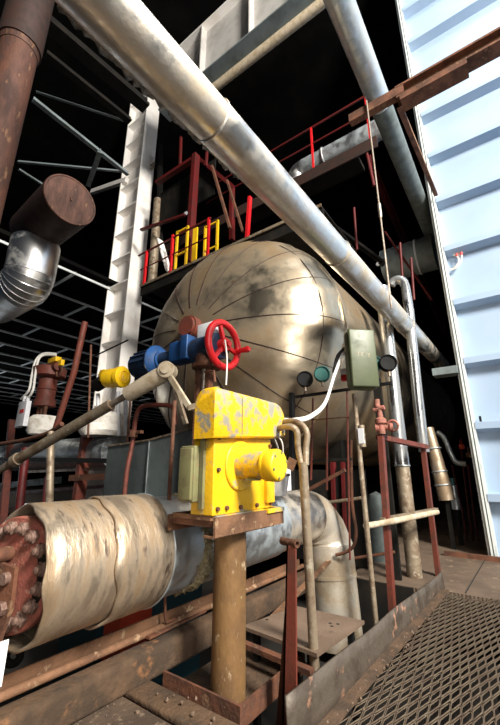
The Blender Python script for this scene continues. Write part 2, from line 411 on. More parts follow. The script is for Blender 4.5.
# ================================================================== RUSTY BEAM with strut and rod
def rusty():
    y = 4.0; z = 5.845; x0 = -1.15; x1 = 1.8
    t = thing('rusty_beam', (x0, y, z), 'rusty steel beam crossing in front of the pale blue wall', 'beam')
    MB().span((x0+.62, y-.10, z+.06), (x1, y+.10, z+.09)).span((x0+.62, y-.10, z-.10), (x1, y+.10, z-.07)).build('flange', 'rust', t)
    MB().span((x0+.62, y-.015, z-.08), (x1, y+.015, z+.08)).build('web', 'rustbright', t)
    MB().span((x0, y-.10, z-.06), (x0+.72, y-.09, z+.07)).span((x0, y-.09, z-.06), (x0+.72, y+.0, z-.05)).build('end_angle', 'rust', t)
    MB().span((x0+.66, y-.11, z-.17), (x0+1.4, y+.10, z-.10)).build('splice_plate', 'rust', t)
    p, q = AY(399, 107, 3.98), AY(436, 196, 6.45)
    t2 = thing('rusty_strut', p, 'rusty angle strut from the beam back to the wall edge', 'strut')
    MB().bar(p, q, .06, .008).build('angle_leg', 'rust', t2); MB().bar(p+V((.03, 0, .03)), q+V((.03, 0, .03)), .008, .06).build('angle_leg', 'rustbright', t2)
    a = V((AY(371, 128, 3.95).x, 3.88, z-.02)); e = AY(384, 270, 3.9)
    t3 = thing('hanging_rod', (a.x, a.y, e.z), 'thin steel hanger rod dropping from the rusty beam end', 'rod')
    m1 = AY(376, 205, 3.88)
    MB().tube([a+V((0, 0, .12)), (a.x, a.y, m1.z)], .011, 8).build('upper_rod', 'rod', t3)
    MB().lathe((a.x, a.y, m1.z+.02), (0, 0, -1), [(0, 0), (0, .012), (.03, .022), (.2, .022), (.23, .012), (.23, 0)], 10).build('turnbuckle', 'rod', t3)
    MB().tube([(a.x, a.y, m1.z-.2), (a.x, a.y, e.z-.5)], .011, 8).build('lower_rod', 'rod', t3)
rusty()

# ================================================================== LOWER INSULATED PIPE
LX, LZ, LR = -2.08, .715, .297
def lower_pipe():
    t = thing('insulated_pipe', (LX, 2.4, LZ-LR), 'large insulated pipe with bolted red flange and torn cladding, running behind the pedestal', 'pipe')
    c = lambda y: V((LX, y, LZ))
    rr = random.Random(5)
    ph = [rr.uniform(0, 6.28) for _ in range(4)]
    def torn(R, ya, yb, amp, name, m):      # sleeve with a ragged near edge
        n = 96; vs = []; fs = []; K = 7
        for k in range(K):
            for j in range(n):
                a = 2*math.pi*j/n
                rag = amp*(math.sin(2*a+ph[0])+.5*math.sin(5*a+ph[1])+.25*math.sin(11*a+ph[2]))
                y = ya + rag*(1-k/(K-1)) + (yb-ya)*k/(K-1)
                r = R*(1+.006*math.sin(4*a+ph[3]+k*.6)) + (.004*(1-k/2) if k < 2 else 0)
                vs.append((LX+math.cos(a)*r, y, LZ+math.sin(a)*r))
        for k in range(K-1):
            for j in range(n):
                q = (j+1) % n; fs.append((k*n+j, k*n+q, (k+1)*n+q, (k+1)*n+j))
        o = MB().add(vs, fs).build(name, m, t, 40)
        md = o.modifiers.new('thickness', 'SOLIDIFY'); md.thickness = .012; md.offset = 1
        return o
    torn(LR+.008, .93, 1.46, .018, 'torn_sleeve', 'sleeve')
    torn(LR+.022, 1.29, 1.66, .025, 'torn_sleeve', 'sleeve')
    MB().torus(c(1.66), (0, 1, 0), LR+.030, .009, 64, 8).build('strap_band', 'galv', t)
    MB().lathe(c(1.64), (0, 1, 0), [(0, LR+.012), (.30, LR+.008), (.30, LR-.06)], 64).build('cladding_section', 'galv', t)
    # mineral wool ring
    n = 120; vs = []; fs = []; K = 9
    for k in range(K):
        for j in range(n):
            a = 2*math.pi*j/n; r = LR-.01+.02*math.sin(math.pi*k/(K-1))+rr.uniform(-.016, .020)
            if math.sin(a) < -.2: r += .018*rr.random()
            vs.append((LX+math.cos(a)*r, 1.90+.022*k+rr.uniform(-.008, .008), LZ+math.sin(a)*r))
    for k in range(K-1):
        for j in range(n):
            q = (j+1) % n; fs.append((k*n+j, k*n+q, (k+1)*n+q, (k+1)*n+j))
    MB().add(vs, fs).build('mineral_wool', 'wool', t, 180)
    MB().lathe(c(2.01), (0, 1, 0), [(0, LR-.05), (0, LR), (.14, LR-.004), (.14, LR+.006), (1.09, LR), (1.09, LR-.03)], 64).build('cladding_section', 'galv', t)
    MB().lathe(c(3.10), (0, 1, 0), [(0, LR-.05), (0, LR-.012), (.80, LR-.03)], 64).build('cladding_section', 'foil', t)
    # elbow down, towards +x a little
    ey = 3.90; RB = .34; R = LR-.035
    n = 40; vs = []; fs = []; K = 10
    dx = .12                                                     # the drop leans out to the right
    for k in range(K):
        th = math.pi/2*k/(K-1)
        cen = V((LX+dx*(1-math.cos(th)), ey+RB*math.sin(th), LZ-RB*(1-math.cos(th))))
        dr = V((dx*.8*math.sin(th), math.cos(th), -math.sin(th)))
        _, u, w = frame_of(dr)
        u = V((1, 0, 0)) - dr.normalized()*dr.normalized().x; u.normalize(); w = dr.normalized().cross(u)
        for j in range(n):
            a = 2*math.pi*j/n; vs.append(cen+(u*math.cos(a)+w*math.sin(a))*R*(1.0 if k % 3 else 1.025))
    for k in range(K-1):
        for j in range(n):
            q = (j+1) % n; fs.append((k*n+j, k*n+q, (k+1)*n+q, (k+1)*n+j))
    MB().add(vs, fs).build('elbow', 'palefoil', t, 30)
    e = V((LX+dx, ey+RB, LZ-RB)); f = V((LX+dx+.06, ey+RB-.0, -.6))
    MB().lathe(e+V((0, 0, .02)), f-e, [(0, R*1.02), (.30, R*1.0), (.30, R*1.03), (.33, R*1.03), (.33, R*.99), ((f-e).length, R*.96), ((f-e).length, 0)], 48).build('drop_leg', 'palefoil', t)
    # blind flange facing the viewer
    FR = .258; fy = 0.90
    fl = MB().lathe(c(fy), (0, 1, 0), [(0, 0), (0, FR-.006), (.008, FR), (.05, FR), (.055, FR-.05), (.1, FR-.06)], 64).build('flange', 'flange', t)
    MB().lathe(c(fy+.03), (0, 1, 0), [(.03, .15), (.03, .2), (.3, .2)], 48).build('inner_pipe', 'blacksteel', t)
    bolt = None
    NB = 16
    for k in range(NB):
        a = 2*math.pi*(k+.5)/NB; p = c(fy)+V((math.cos(a)*.208, 0, math.sin(a)*.208))
        if bolt is None:
            q0 = p
            m = MB(); m.lathe(p+V((0, .005, 0)), (0, -1, 0), [(0, 0), (0, .034), (.024, .034), (.03, .028)], 6)
            m.lathe(p+V((0, -.02, 0)), (0, -1, 0), [(0, .026), (.012, .022), (.013, .016), (.026, .0155), (.029, .01), (.029, 0)], 16)
            bolt = m.build('bolt', 'bolt', t)
        else:
            o = bolt.copy(); col.objects.link(o); o.parent = t; o.location = p-q0
    # lever crank bolted across the flange
    cr = MB(); y0 = fy-.03
    cr.prism([(LX-.02, y0-.01, LZ+.06), (LX+.09, y0-.01, LZ+.045), (LX+.10, y0-.01, LZ-.12), (LX+.05, y0-.01, LZ-.30), (LX-.02, y0-.01, LZ-.28)], (0, -.02, 0))
    cr.build('crank_plate', 'rust', t)
    for dx, dz, r_, n_ in ((.05, 0, .028, 12), (.055, -.12, .03, 6), (.03, -.25, .026, 6)):
        MB().cyl((LX+dx, fy-.03, LZ+dz), (LX+dx, fy-.085, LZ+dz), r_, n_, bev=.004).build('crank_bolt', 'bolt', t)
    s = MB().cyl((LX-.03, fy, LZ+.09), (LX-.03, fy-.13, LZ+.09), .035, 18, bev=.005); s.build('shaft', 'rust', t)
lower_pipe()
Rz = Matrix.Rotation(math.radians(15), 3, 'Z')
for o in col.objects:                                            # the blind flange sits slightly askew on its pipe end
    if o.parent and o.parent.name == 'insulated_pipe' and o.name.split('.')[0] in ('flange', 'bolt', 'crank_plate', 'crank_bolt', 'shaft'):
        cc = V((LX, .90, LZ)) - V(o.parent['origin'])
        o.location = cc + Rz @ (V(o.location)-cc) + V((-.02, .02, 0)); o.rotation_euler.z = math.radians(15)

# ================================================================== SIDE BEAM, RAIL, NEAR FLOOR
single('side_beam', MB().box((-2.06, 1.5, .08), (.14, 4.9, .17), bev=.03), 'beam', 'dirt-caked low steel beam running along the pit beside the pedestal', 'beam')
t = thing('angle_rail', (-2.1, 2.0, .17), 'long rusty angle rail lying on top of the dirt-caked beam', 'rail')
MB().bar((-2.17, -.6, .215), (-2.17, 3.9, .215), .012, .09).build('upright_leg', 'rustbright', t)
MB().cyl((-2.125, -.6, .197), (-2.125, 3.9, .197), .022, 14).build('pipe_rail', 'rustbright', t)
# hook rod on the rail
p = AX(165, 623, -2.09); q = AX(165, 580, -2.09)
single('hook_rod', MB().tube([q, p+V((0, 0, .02)), p+V((0, .015, -.0)), p+V((0, .09, .0))], .009, 8), 'rust', 'thin rusty hooked rod standing on the rail below the grey wool', 'rod')
p = AX(170, 480, -1.98); q = AX(168, 530, -1.98)
single('drop_bar', MB().tube([p+V((0, 0, .55)), p, q], .014, 8).cyl(q+V((-.01, 0, 0)), q+V((.03, 0, 0)), .022, 10), 'rust', 'thin rusty vertical bar ending in a knob over the grey cladding', 'bar')
# wide plank pieces on beam
single('scrap_plate', MB().box((-2.17, 2.05, .19), (.18, .55, .014), rz=.05), 'rust', 'flat rusty plate lying on the dirt-caked beam under the wool', 'plate')

# things in the dark beneath the pipe
single('teal_cabinet', MB().span((-3.5, 2.0, -.7), (-2.95, 3.2, .42)), 'teal', 'dark teal steel cabinet in the gloom beneath the insulated pipe', 'cabinet')
single('orange_post', MB().span((-2.75, 1.92, -.7), (-2.55, 2.2, .34)), 'orange', 'orange red steel post under the pipe near the flange', 'post')
single('white_tag', MB().box(AX(-2, 665, -1.78)+V((0, .0, .0)), (.004, .05, .155)), 'labelwhite', 'white tag hanging at the left edge beneath the flange', 'tag')
p = AX(13, 656, -2.35)
single('pipe_stub', MB().torus(p, (1, -1, 0), .035, .02, 24, 10), 'blacksteel', 'dark round pipe stub in the gloom under the flange', 'pipe')

# ================================================================== PEDESTAL and TRAY
PX, PY = -1.571, 1.95
t = thing('pedestal', (PX, PY, -.05), 'ochre rusty pipe pedestal carrying the yellow actuator', 'pedestal')
PTOP = .90
MB().lathe((PX, PY, -.1), (0, 0, 1), [(0, 0), (0, .1), (PTOP+.08, .1), (PTOP+.08, 0)], 48).build('pipe_column', 'pedestal', t)
p0 = V((-1.76, 1.60, PTOP)); 
MB().span((-1.76, 1.62, PTOP-.005), (-1.40, 2.30, PTOP+.03)).build('top_plate', 'rust', t)
MB().bar((-1.40, 1.60, PTOP), (-1.40, 2.31, PTOP), .014, .10).bar((-1.44, 1.60, PTOP-.05), (-1.44, 2.2, PTOP-.05), .08, .012).build('angle_bar', 'rustbright', t)
MB().bar((-1.76, 1.60, PTOP), (-1.76, 2.31, PTOP), .014, .09).build('angle_bar', 'rust', t)
t = thing('base_tray', (-1.65, 2.0, -.05), 'low rusty angle-iron frame around the pedestal foot', 'frame')
MB().span((-1.95, 1.80, -.06), (-1.37, 1.815, .045)).build('front_bar', 'rust', t)
MB().span((-1.385, 1.815, -.06), (-1.37, 2.5, .045)).build('side_bar', 'rust', t)
MB().span((-1.95, 1.815, -.07), (-1.385, 2.6, -.055)).build('base_plate', 'beam', t)
# oily ledge in front
single('floor_ledge', MB().box((-1.55, 1.67, -.01), (.98, .16, .04), bev=.015), 'beam', 'dirt-covered low ledge in front of the pedestal frame', 'ledge')
# steel plate shelf behind the pedestal
t = thing('plate_shelf', (-1.45, 2.6, .1), 'brown flat steel plate shelf behind the red post, with a few holes', 'shelf')
MB().prism([(-1.78, 2.36, .13), (-1.18, 2.30, .13), (-1.12, 2.95, .13), (-1.66, 2.92, .13)], (0, 0, .022)).build('top_plate', 'plate', t)
MB().bar((-1.80, 2.33, .065), (-1.2, 2.27, .065), .05, .03).build('front_beam', 'rust', t)
for i, (x, y) in enumerate(((-1.27, 2.72), (-1.30, 2.76), (-1.25, 2.78), (-1.70, 2.55))):
    MB().cyl((x, y, .150), (x, y, .1535), .012, 10).build('hole', 'pit', t)
for x, y in ((-1.7, 2.42), (-1.25, 2.36), (-1.2, 2.88), (-1.62, 2.86)): MB().span((x-.02, y-.02, -.7), (x+.02, y+.02, .13)).build('leg', 'blacksteel', t)

# ================================================================== YELLOW ACTUATOR
def actuator():
    X1 = -1.42; z0 = .955
    t = thing('valve_actuator', (-1.55, 1.95, .93), 'big chipped yellow electric valve actuator on the rusty pedestal', 'actuator')
    MB().span((-1.70, 1.63, z0-.03), (X1+.01, 2.24, z0)).build('foot_plate', 'yellowworn', t)
    MB().box((-1.505, 1.905, (z0+1.42)/2), (.17, .60, 1.42-z0), bev=.008).build('housing', 'yellow', t)
    # upper cover, rounded top corners, overhanging to the back
    y0, y1, zb, zt = 1.552, 2.32, 1.372, 1.668
    xl, xr = -1.545, X1+.05
    secs = [(y0, zt-.012, .01), (y0+.012, zt, 0)] + [(y1-.10+.10*math.sin(math.radians(a)), zt-.10+.10*math.cos(math.radians(a)), 0) for a in range(0, 91, 15)]
    vs = []; n = 0
    for y, ztop, ins in secs:
        ring_ = [(xl+ins, zb), (xr-.012-ins, zb), (xr-ins, zb+.012)]
        ring_ += [(xr-.03-ins+.03*math.cos(math.radians(a)), ztop-.03+.03*math.sin(math.radians(a))) for a in range(0, 91, 18)]
        ring_ += [(xl+ins+.085-.085*math.sin(math.radians(a)), ztop-.085+.085*math.cos(math.radians(a))) for a in range(0, 91, 15)]
        n = len(ring_); lift = max(0, (y-2.0)/.32)*.06
        vs += [(x, y, z if k > 2 else z+lift) for k, (x, z) in enumerate(ring_)]
    fs = [tuple(range(n)), tuple(range(len(vs)-1, len(vs)-n-1, -1))]
    for k in range(len(secs)-1):
        for q in range(n): fs.append((k*n+q, k*n+(q+1) % n, (k+1)*n+(q+1) % n, (k+1)*n+q))
    cv = MB().add(vs, fs).build('cover', 'yellowworn', t, 40)
    MB().span((X1+.046, 1.80, 1.41), (X1+.0525, 1.805, 1.64)).build('cover_joint', 'olive', cv)
    MB().cyl((X1-.02, 1.63, 1.66), (X1-.02, 1.63, 1.685), .022, 12).build('filler_plug', 'olive', cv)
    # motor: round boss, drum, end cap along +x
    mc = V((X1, 1.85, 1.225))
    MB().cyl(mc+V((-.01, 0, 0)), mc+V((.015, 0, 0)), .150, 40, bev=.006).build('motor_boss', 'yellow', t)
    mo = MB().cyl(mc+V((0, 0, 0)), mc+V((.20, 0, 0)), .080, 40, bev=.006).build('motor', 'yellowworn', t)
    MB().cyl(mc+V((.20, 0, 0)), mc+V((.215, 0, 0)), .090, 40).lathe(mc+V((.215, 0, 0)), (1, 0, 0), [(0, .086), (.02, .092), (.06, .092), (.072, .084), (.078, .07), (.074, .03), (.08, 0)], 40).build('motor_cap', 'yellowclean', mo)
    for k in range(6):
        a = k*math.pi/3+.3; q = mc+V((.283, math.cos(a)*.072, math.sin(a)*.072))
        MB().cyl(q, q+V((.012, 0, 0)), .009, 6).build('cap_bolt', 'olive', mo)
    MB().box(mc+V((.12, -.03, -.080)), (.07, .06, .012)).build('nameplate', 'olive', mo)
    # side terminal box facing the viewer, corner panel
    bx = MB().box((-1.572, 1.575, 1.18), (.115, .06, .31), bev=.008).build('terminal_box', 'olive', t)
    MB().box((-1.572, 1.538, 1.18), (.10, .02, .285), bev=.006).build('box_lid', 'olive', bx)
    MB().box((-1.495, 1.592, 1.19), (.03, .02, .40)).build('edge_strip', 'olive', t)
    MB().box((X1+.012, 2.16, 1.09), (.03, .09, .2), bev=.006).build('gland_block', 'yellowworn', t)
    for y, z in ((1.64, 1.38), (1.64, .99), (1.72, .99), (1.85, .985), (2.02, .985), (2.18, .985), (2.18, 1.36), (1.64, 1.2)):
        MB().cyl((X1+.0, y, z), (X1+.016, y, z), .012, 8).build('bolt', 'rust', t)
    MB().span((-1.74, 1.61, .93), (-1.44, 1.78, .955)).build('mounting_pad', 'rustbright', t)
    MB().span((-1.74, 2.1, .93), (-1.38, 2.3, .955)).build('mounting_pad', 'yellowworn', t)
actuator()
# silvery lamp-like pot under the motor, on top of the pipe
p = AY(277, 488, 2.85); 
t = thing('metal_pot', p, 'small shiny metal pot on the pipe below the yellow motor', 'pot')
MB().lathe(p+V((0, 0, -.06)), (0, 0, 1), [(0, 0), (0, .08), (.17, .11), (.17, .1), (.02, .06)], 28).build('body', 'chrome', t)
MB().torus(p+V((0, 0, .11)), (0, 0, 1), .108, .012).build('rim', 'black', t)
single('pipe_saddle_block', MB().span((-2.2, 2.62, 1.02), (-1.75, 3.05, 1.21)), 'greybox', 'pale grey block on the pipe beneath the metal pot', 'block')

# ================================================================== BLUE ACTUATOR + HANDWHEEL on valve yoke
def blue_actuator():
    y = 2.62; c = AY(196, 352, y); S = pxm(1, c)
    zc = c.z
    X = lambda px, py=352: AY(px, py, y).x
    t = thing('blue_actuator', (X(205), y, zc-.15), 'blue electric actuator with bright red handwheel before the drum', 'actuator')
    # motor with fins (left, far end)
    m = MB().cyl((X(139), y, zc), (X(161), y, zc), 14*S, 28, bev=.01)
    for k in range(14):
        a = 2*math.pi*k/14; d = V((0, math.cos(a), math.sin(a)))
        m.bar(V((X(141), y, zc))+d*14*S, V((X(158), y, zc))+d*14*S, .012, 4*S, up=d)
    m.build('motor', 'bluedark', t)
    MB().lathe((X(157), y, zc), (1, 0, 0), [(0, 0), (0, 17*S), (.03, 18*S), (.05, 16.5*S), (.10, 11*S), (.12, 11*S), (.12, 0)], 32).build('motor_flange', 'blue', t)
    MB().cyl((X(164), y, zc), (X(180), y, zc), 8.5*S, 24).build('neck', 'bluedark', t)
    MB().box(((X(176)+X(190))/2, y-.02, zc+.02), (X(190)-X(176), 17*S, 21*S), bev=.015).build('gear_case', 'blue', t)
    MB().box(((X(190)+X(196))/2, y-.04, zc+.03), (X(197)-X(190), 20*S, 25*S), bev=.01).build('case_flange', 'blue', t)
    MB().cyl((X(196), y, zc), (X(221), y, zc), 13*S, 28, bev=.01).build('drive_body', 'bluedark', t)
    MB().cyl((X(179), y-.02, zc+8*S), (X(179), y-.02, zc+15*S), 3.5*S, 12).build('cap', 'blue', t)
    MB().box((X(207), y+.02, zc+19*S), (22*S, .12, 15*S), bev=.01).build('junction_box', 'greybox', t)
    # handwheel, normal +x
    xw = X(222); R = 21.5*S; w = MB().torus((xw+.02, y, zc), (1, .0, 0), R, 3.4*S, 48, 12).build('handwheel', 'red', t)
    sp_ = MB()
    for k in range(3):
        a = 2*math.pi*k/3+1.9; d = V((0, math.cos(a), math.sin(a)))
        sp_.bar(V((xw+.03, y, zc))+d*.01, V((xw+.02, y, zc))+d*R, 3.6*S, 3.0*S, up=(1, 0, 0))
    sp_.build('spokes', 'red', w)
    MB().cyl((xw-.02, y, zc), (xw+.07, y, zc), 6.0*S, 20, bev=.006).cyl((xw+.07, y, zc), (xw+.10, y, zc), 3*S, 14).build('wheel_hub', 'red', w)
    hp = V((xw+.03, y+R*.82, zc-.10*R))
    MB().lathe(hp, (1, .02, .0), [(0, 0), (0, 2.6*S), (.04, 2.0*S), (.15, 3.2*S), (.17, 2.2*S), (.17, 0)], 14).build('crank_handle', 'red', w)
    # yoke down behind the yellow actuator
    MB().cyl((X(207), y, zc-.05), (X(207), y, zc-.19), 11*S, 24).cyl((X(207), y, zc-.17), (X(207), y, zc-.21), 14*S, 24).build('mount_flange', 'rust', t)
    for dx in (-.075, .075): MB().bar((X(205)+dx, y, zc-.2), (X(205)+dx, y, .95), .04, .07).build('yoke_leg', 'rust', t)
    MB().cyl((X(205), y, zc-.2), (X(205), y, .95), .025, 12).build('stem', 'rod', t)
    MB().tube([AY(205, 372, y-.1), AY(214, 371, y-.12), AY(215, 382, y-.12)], .012, 8).build('lug', 'rust', t)
    MB().tube([AY(225, 340, y-.1), AY(227, 360, y-.12), AY(226, 385, y-.1)], .008, 8, 4).build('cable', 'cable', t)
blue_actuator()

# ================================================================== LINKAGE ROD
def linkage():
    e = AY(168, 371, 2.25); l = AY(-14, 478, 1.75); d = (e-l)
    P = lambda px: l + d*((px+14)/182.)
    t = thing('linkage_rod', l, 'long grey linkage rod slanting from the left edge to the actuator lever', 'linkage rod')
    S = pxm(1, P(100))
    MB().tube([P(-14), P(22)], 4.0*S, 14).build('thin_rod', 'rod', t)
    MB().tube([P(18), P(20), P(118)], 5.4*S, 18).cyl(P(19), P(24), 7*S, 16).build('outer_tube', 'conduit', t)
    MB().tube([P(116), P(142)], 3.2*S, 14).build('thread', 'rod', t)
    MB().lathe(P(132), d, [(0, 0), (0, 5*S), (.02, 7.5*S), ((P(160)-P(132)).length, 8.2*S), ((P(166)-P(132)).length, 6*S), ((P(166)-P(132)).length, 0)], 20).build('fork', 'clevis', t)
    MB().cyl(e+V((-.03, .05, 0)), e+V((.03, -.06, 0)), 8*S, 20, bev=.006).cyl(e+V((.03, -.06, 0)), e+V((.04, -.075, 0)), 4.5*S, 14).build('pin', 'clevis', t)
    g = AY(190, 408, 2.30)
    t2 = thing('crank_lever', g, 'beige forked crank lever under the linkage pin, left of the actuator', 'lever')
    MB().bar(e+V((.0, -.02, 0)), g, .05, .03, up=(0, -1, 0)).build('lever_arm', 'clevis', t2)
    MB().bar(e+V((-.03, .06, 0)), AY(186, 424, 2.4), .04, .03, up=(0, -1, 0)).build('lever_arm', 'conduit', t2)
    MB().bar(g, AY(205, 404, 2.30), .05, .05).build('hub', 'clevis', t2)
linkage()

# ================================================================== LEFT BACKGROUND EQUIPMENT
def tubeY(name, pts, y, w, m, label, cat, smooth=0, group=None, foot=None):
    P = [AY(*p[:2], p[2] if len(p) > 2 else y) for p in pts]
    if foot is not None: P.append(V((P[-1].x, P[-1].y, foot)))
    return single(name, MB().tube(P, pxm(w, P[len(P)//2])/2, 12, smooth), m, label, cat, group)
tubeY('brown_pipe', [(85, 322), (74, 372), (52, 440)], 3.2, 6, 'redbrown', 'dark red brown pipe leaning past the drive motor', 'pipe')
tubeY('pipe_post', [(51, 432), (49, 522)], 2.7, 7.5, 'conduit', 'scuffed vertical steel post below the linkage rod', 'post', foot=-.7)
tubeY('red_post', [(26, 448), (18, 522)], 2.9, 8, 'railred', 'red vertical post at left below the linkage rod', 'post', foot=-.7)
tubeY('hand_pipe', [(0, 444), (20, 441), (46, 434), (62, 424)], 2.9, 4.5, 'rust', 'thin brown pipe bending up to the leaning pipe', 'pipe', 4)
tubeY('bent_pipe', [(124, 498, 2.35), (127, 470, 2.35), (133, 440, 2.4), (136, 417, 2.4), (142, 407, 2.4), (160, 405, 2.4), (173, 408, 2.4), (175, 425, 2.4)], 2.4, 4.5, 'redbrown', 'bent brown pipe looping over the grey sheet tank', 'pipe', 4)
single('pipe_coupling', MB().cyl(AY(134, 430, 2.38), AY(133, 437, 2.38), .045, 8).box(AY(140, 432, 2.38), (.06, .04, .03)), 'rust', 'rusty coupling clamp on the bent brown pipe', 'coupling')
for pts, lab in (([(131, 392), (123, 500)], 'thin dark rod left of the grey sheet tank'), ([(91, 345), (88, 438)], 'thin dark upright rod left of the yellow motor')):
    tubeY('thin_rod', pts, 3.0, 2.2, 'rust', lab, 'rod')
tubeY('thin_rod', [(70, 368), (128, 340)], 3.4, 1.6, 'blacksteel', 'thin black rod slanting up across the white column', 'rod')
# horizontal lagged pipe at left rear
y = 4.3
p = AY(0, 455, y); S = pxm(1, AY(60, 455, y))
t = thing('lagged_pipe', (AY(60, 455, y).x, y, p.z-.2), 'horizontal dull metal lagged pipe below the white wrapped valves', 'pipe')
x0, x1 = AY(-40, 455, y).x, AY(116, 455, y).x; zc = AY(70, 454, y).z
MB().cyl((x0, y, zc), ((x0+x1)/2, y, zc), 15*S, 36).build('cladding_section', 'galv', t)
MB().cyl(((x0+x1)/2, y, zc), (x1, y, zc), 14.5*S, 36).build('cladding_section', 'galv', t)
MB().torus(((x0+x1)/2, y, zc), (1, 0, 0), 15*S, 1*S).build('joint_band', 'galv', t)
# brown vertical supports behind + horizontal bars
for pts, w, m, lab in (
 ([(88, 428, 4.0), (80, 482, 4.0)], 10, 'redbrown', 'red brown upright in front of the lagged pipe'),
 ([(12, 420, 4.0), (6, 520, 4.0)], 6, 'redbrown', 'red brown upright at the far left edge'),
 ([(48, 476, 4.0), (44, 520, 4.0)], 5, 'railred', 'dark red stub post behind the scuffed post')):
    a, e = AY(*pts[0][:2], pts[0][2]), AY(*pts[1][:2], pts[1][2]); s = pxm(w, a)
    e = V((e.x, e.y, -.7))
    single('support_post', MB().bar(a, e, s, s*.6), m, lab, 'post')
for pts, w, m, lab in (
 ([(0, 459, 3.9), (118, 461, 3.9)], 4, 'black', 'thin black bar crossing in front of the lagged pipe'),
 ([(22, 472, 4.0), (118, 468, 4.0)], 2.5, 'rod', 'pale thin pipe under the lagged pipe'),
 ([(70, 478, 3.9), (118, 476, 3.9)], 6, 'rust', 'rusty flat bar under the lagged pipe'),
 ([(0, 494, 4.6), (118, 485, 4.6)], 3, 'railred', 'dark red low rail beneath the lagged pipe'),
 ([(0, 512, 4.6), (90, 504, 4.6)], 4, 'rust', 'lowest brown rail beneath the lagged pipe'),
 ([(0, 486, 4.8), (60, 480, 4.8)], 6, 'galvdark', 'dull grey strip low behind the red post')):
    a, e = AY(*pts[0][:2], pts[0][2]), AY(*pts[1][:2], pts[1][2]); s = pxm(w, (a+e)/2)
    single('support_bar', MB().bar(a, e, s*.5, s), m, lab, 'bar')
# brown valve motor
def brown_motor():
    y = 3.9; S = pxm(1, AY(45, 395, y)); P = lambda px, py, yy=y: AY(px, py, yy)
    b_ = P(46, 432)
    t = thing('drive_motor', b_, 'brown vertical drive motor with yellow cap left of the column', 'motor')
    x = P(47, 390).x; ax = lambda py: P(47, py).z
    MB().lathe((x, y, ax(372)), (0, 0, 1), [(-8*S, 6*S), (-8*S, 11*S), (-6*S, 15*S), (2*S, 15.5*S), (4*S, 12*S), (5*S, 0)], 28).build('motor_head', 'redbrown', t)
    MB().cyl((x-.01, y, ax(380)), (x-.01, y, ax(402)), 8.5*S, 24).cyl((x-.01, y, ax(389)), (x-.01, y, ax(390)), 9.5*S, 24).build('motor_body', 'redbrown', t)
    MB().cyl((x-.01, y, ax(400)), (x-.01, y, ax(406)), 10*S, 24).build('lower_flange', 'redbrown', t)
    for dx in (-7, 0, 7): MB().tube([(x+dx*S, y-.04, ax(406)), (x+dx*S*1.1, y-.04, ax(432))], 1.6*S, 8).build('yoke_leg', 'rust', t)
    MB().box((x+6*S, y, ax(363)-.0), (16*S, .14, 5*S), bev=.01).build('yellow_cap', 'yellowclean', t, label='yellow cap')
    MB().box((x+22*S, y-.02, ax(368)), (7*S, .08, 6*S), bev=.01).build('side_cap', 'yellowclean', t, label='small yellow side cap')
    MB().torus((x+22*S, y-.03, ax(376)), (0, 1, 0), 5*S, .8*S).build('side_ring', 'rust', t)
    MB().cyl((x+14*S, y-.05, ax(371)), (x+20*S, y-.05, ax(371)), 4*S, 12).build('side_port', 'redbrown', t)
    # white lagging wrap under it
    def wrap(px0, px1, py0, py1, yy, lab):
        a, e = P(px0, py1, yy), P(px1, py0, yy); m = MB()
        rr = random.Random(px0); w = (px1-px0)*S; h = e.z-a.z
        prof = [(0, 0), (0, w*.45), (h*.2, w*.5), (h*.5, w*.47), (h*.8, w*.5), (h, w*.40), (h, 0)]
        m.lathe(((a.x+e.x)/2, yy, a.z), (0, 0, 1), prof, 24, wob=lambda i, an: .05*math.sin(3*an+i*1.7)+rr.uniform(-.02, .02))
        return single('lagging_wrap', m, 'wrap', lab, 'lagging')
    wrap(30, 58, 414, 436, 3.9, 'white cloth lagging wrapped under the brown drive motor')
    wrap(86, 126, 411, 438, 4.1, 'white cloth lagging wrapped below the yellow motor')
    # grey switch box with cables
    bx = P(23, 414, 3.5); t2 = thing('switch_box', bx+V((0, 0, -.13)), 'pale grey switch box with red sticker left of the white lagging', 'switch box')
    s2 = pxm(1, bx)
    MB().box(bx+V((.02, 0, 0)), (17*s2, .1, 25*s2), bev=.008).build('box', 'greybox', t2)
    MB().box(bx+V((-9*s2, .03, 0)), (6*s2, .1, 26*s2), bev=.006).build('box_side', 'greybox', t2)
    MB().box(bx+V((.035, -.052, .055)), (9*s2, .006, 3.6*s2)).build('sticker', 'label', t2, label='red sticker')
    MB().cyl(bx+V((-2*s2, 0, 12*s2)), bx+V((-2*s2, 0, 18*s2)), 1.8*s2, 10).build('cable_gland', 'greybox', t2)
    MB().cyl(bx+V((5*s2, 0, 12*s2)), bx+V((5*s2, 0, 17*s2)), 1.8*s2, 10).build('cable_gland', 'greybox', t2)
    for k, o_ in enumerate((0, 4)):
        pts = [AY(21+o_*1.6, 399, 3.5), AY(29+o_, 390, 3.5), AY(32+o_*.8, 375, 3.55), AY(36+o_*.6, 360, 3.6), AY(44, 353.5+o_*.4, 3.7), AY(56, 354+o_*.3, 3.85)]
        single('power_cable', MB().tube(pts, 1.2*s2, 8, 5), 'cable', ('outer', 'inner')[k]+' pale cable curving from switch box over the brown motor', 'cable')
brown_motor()
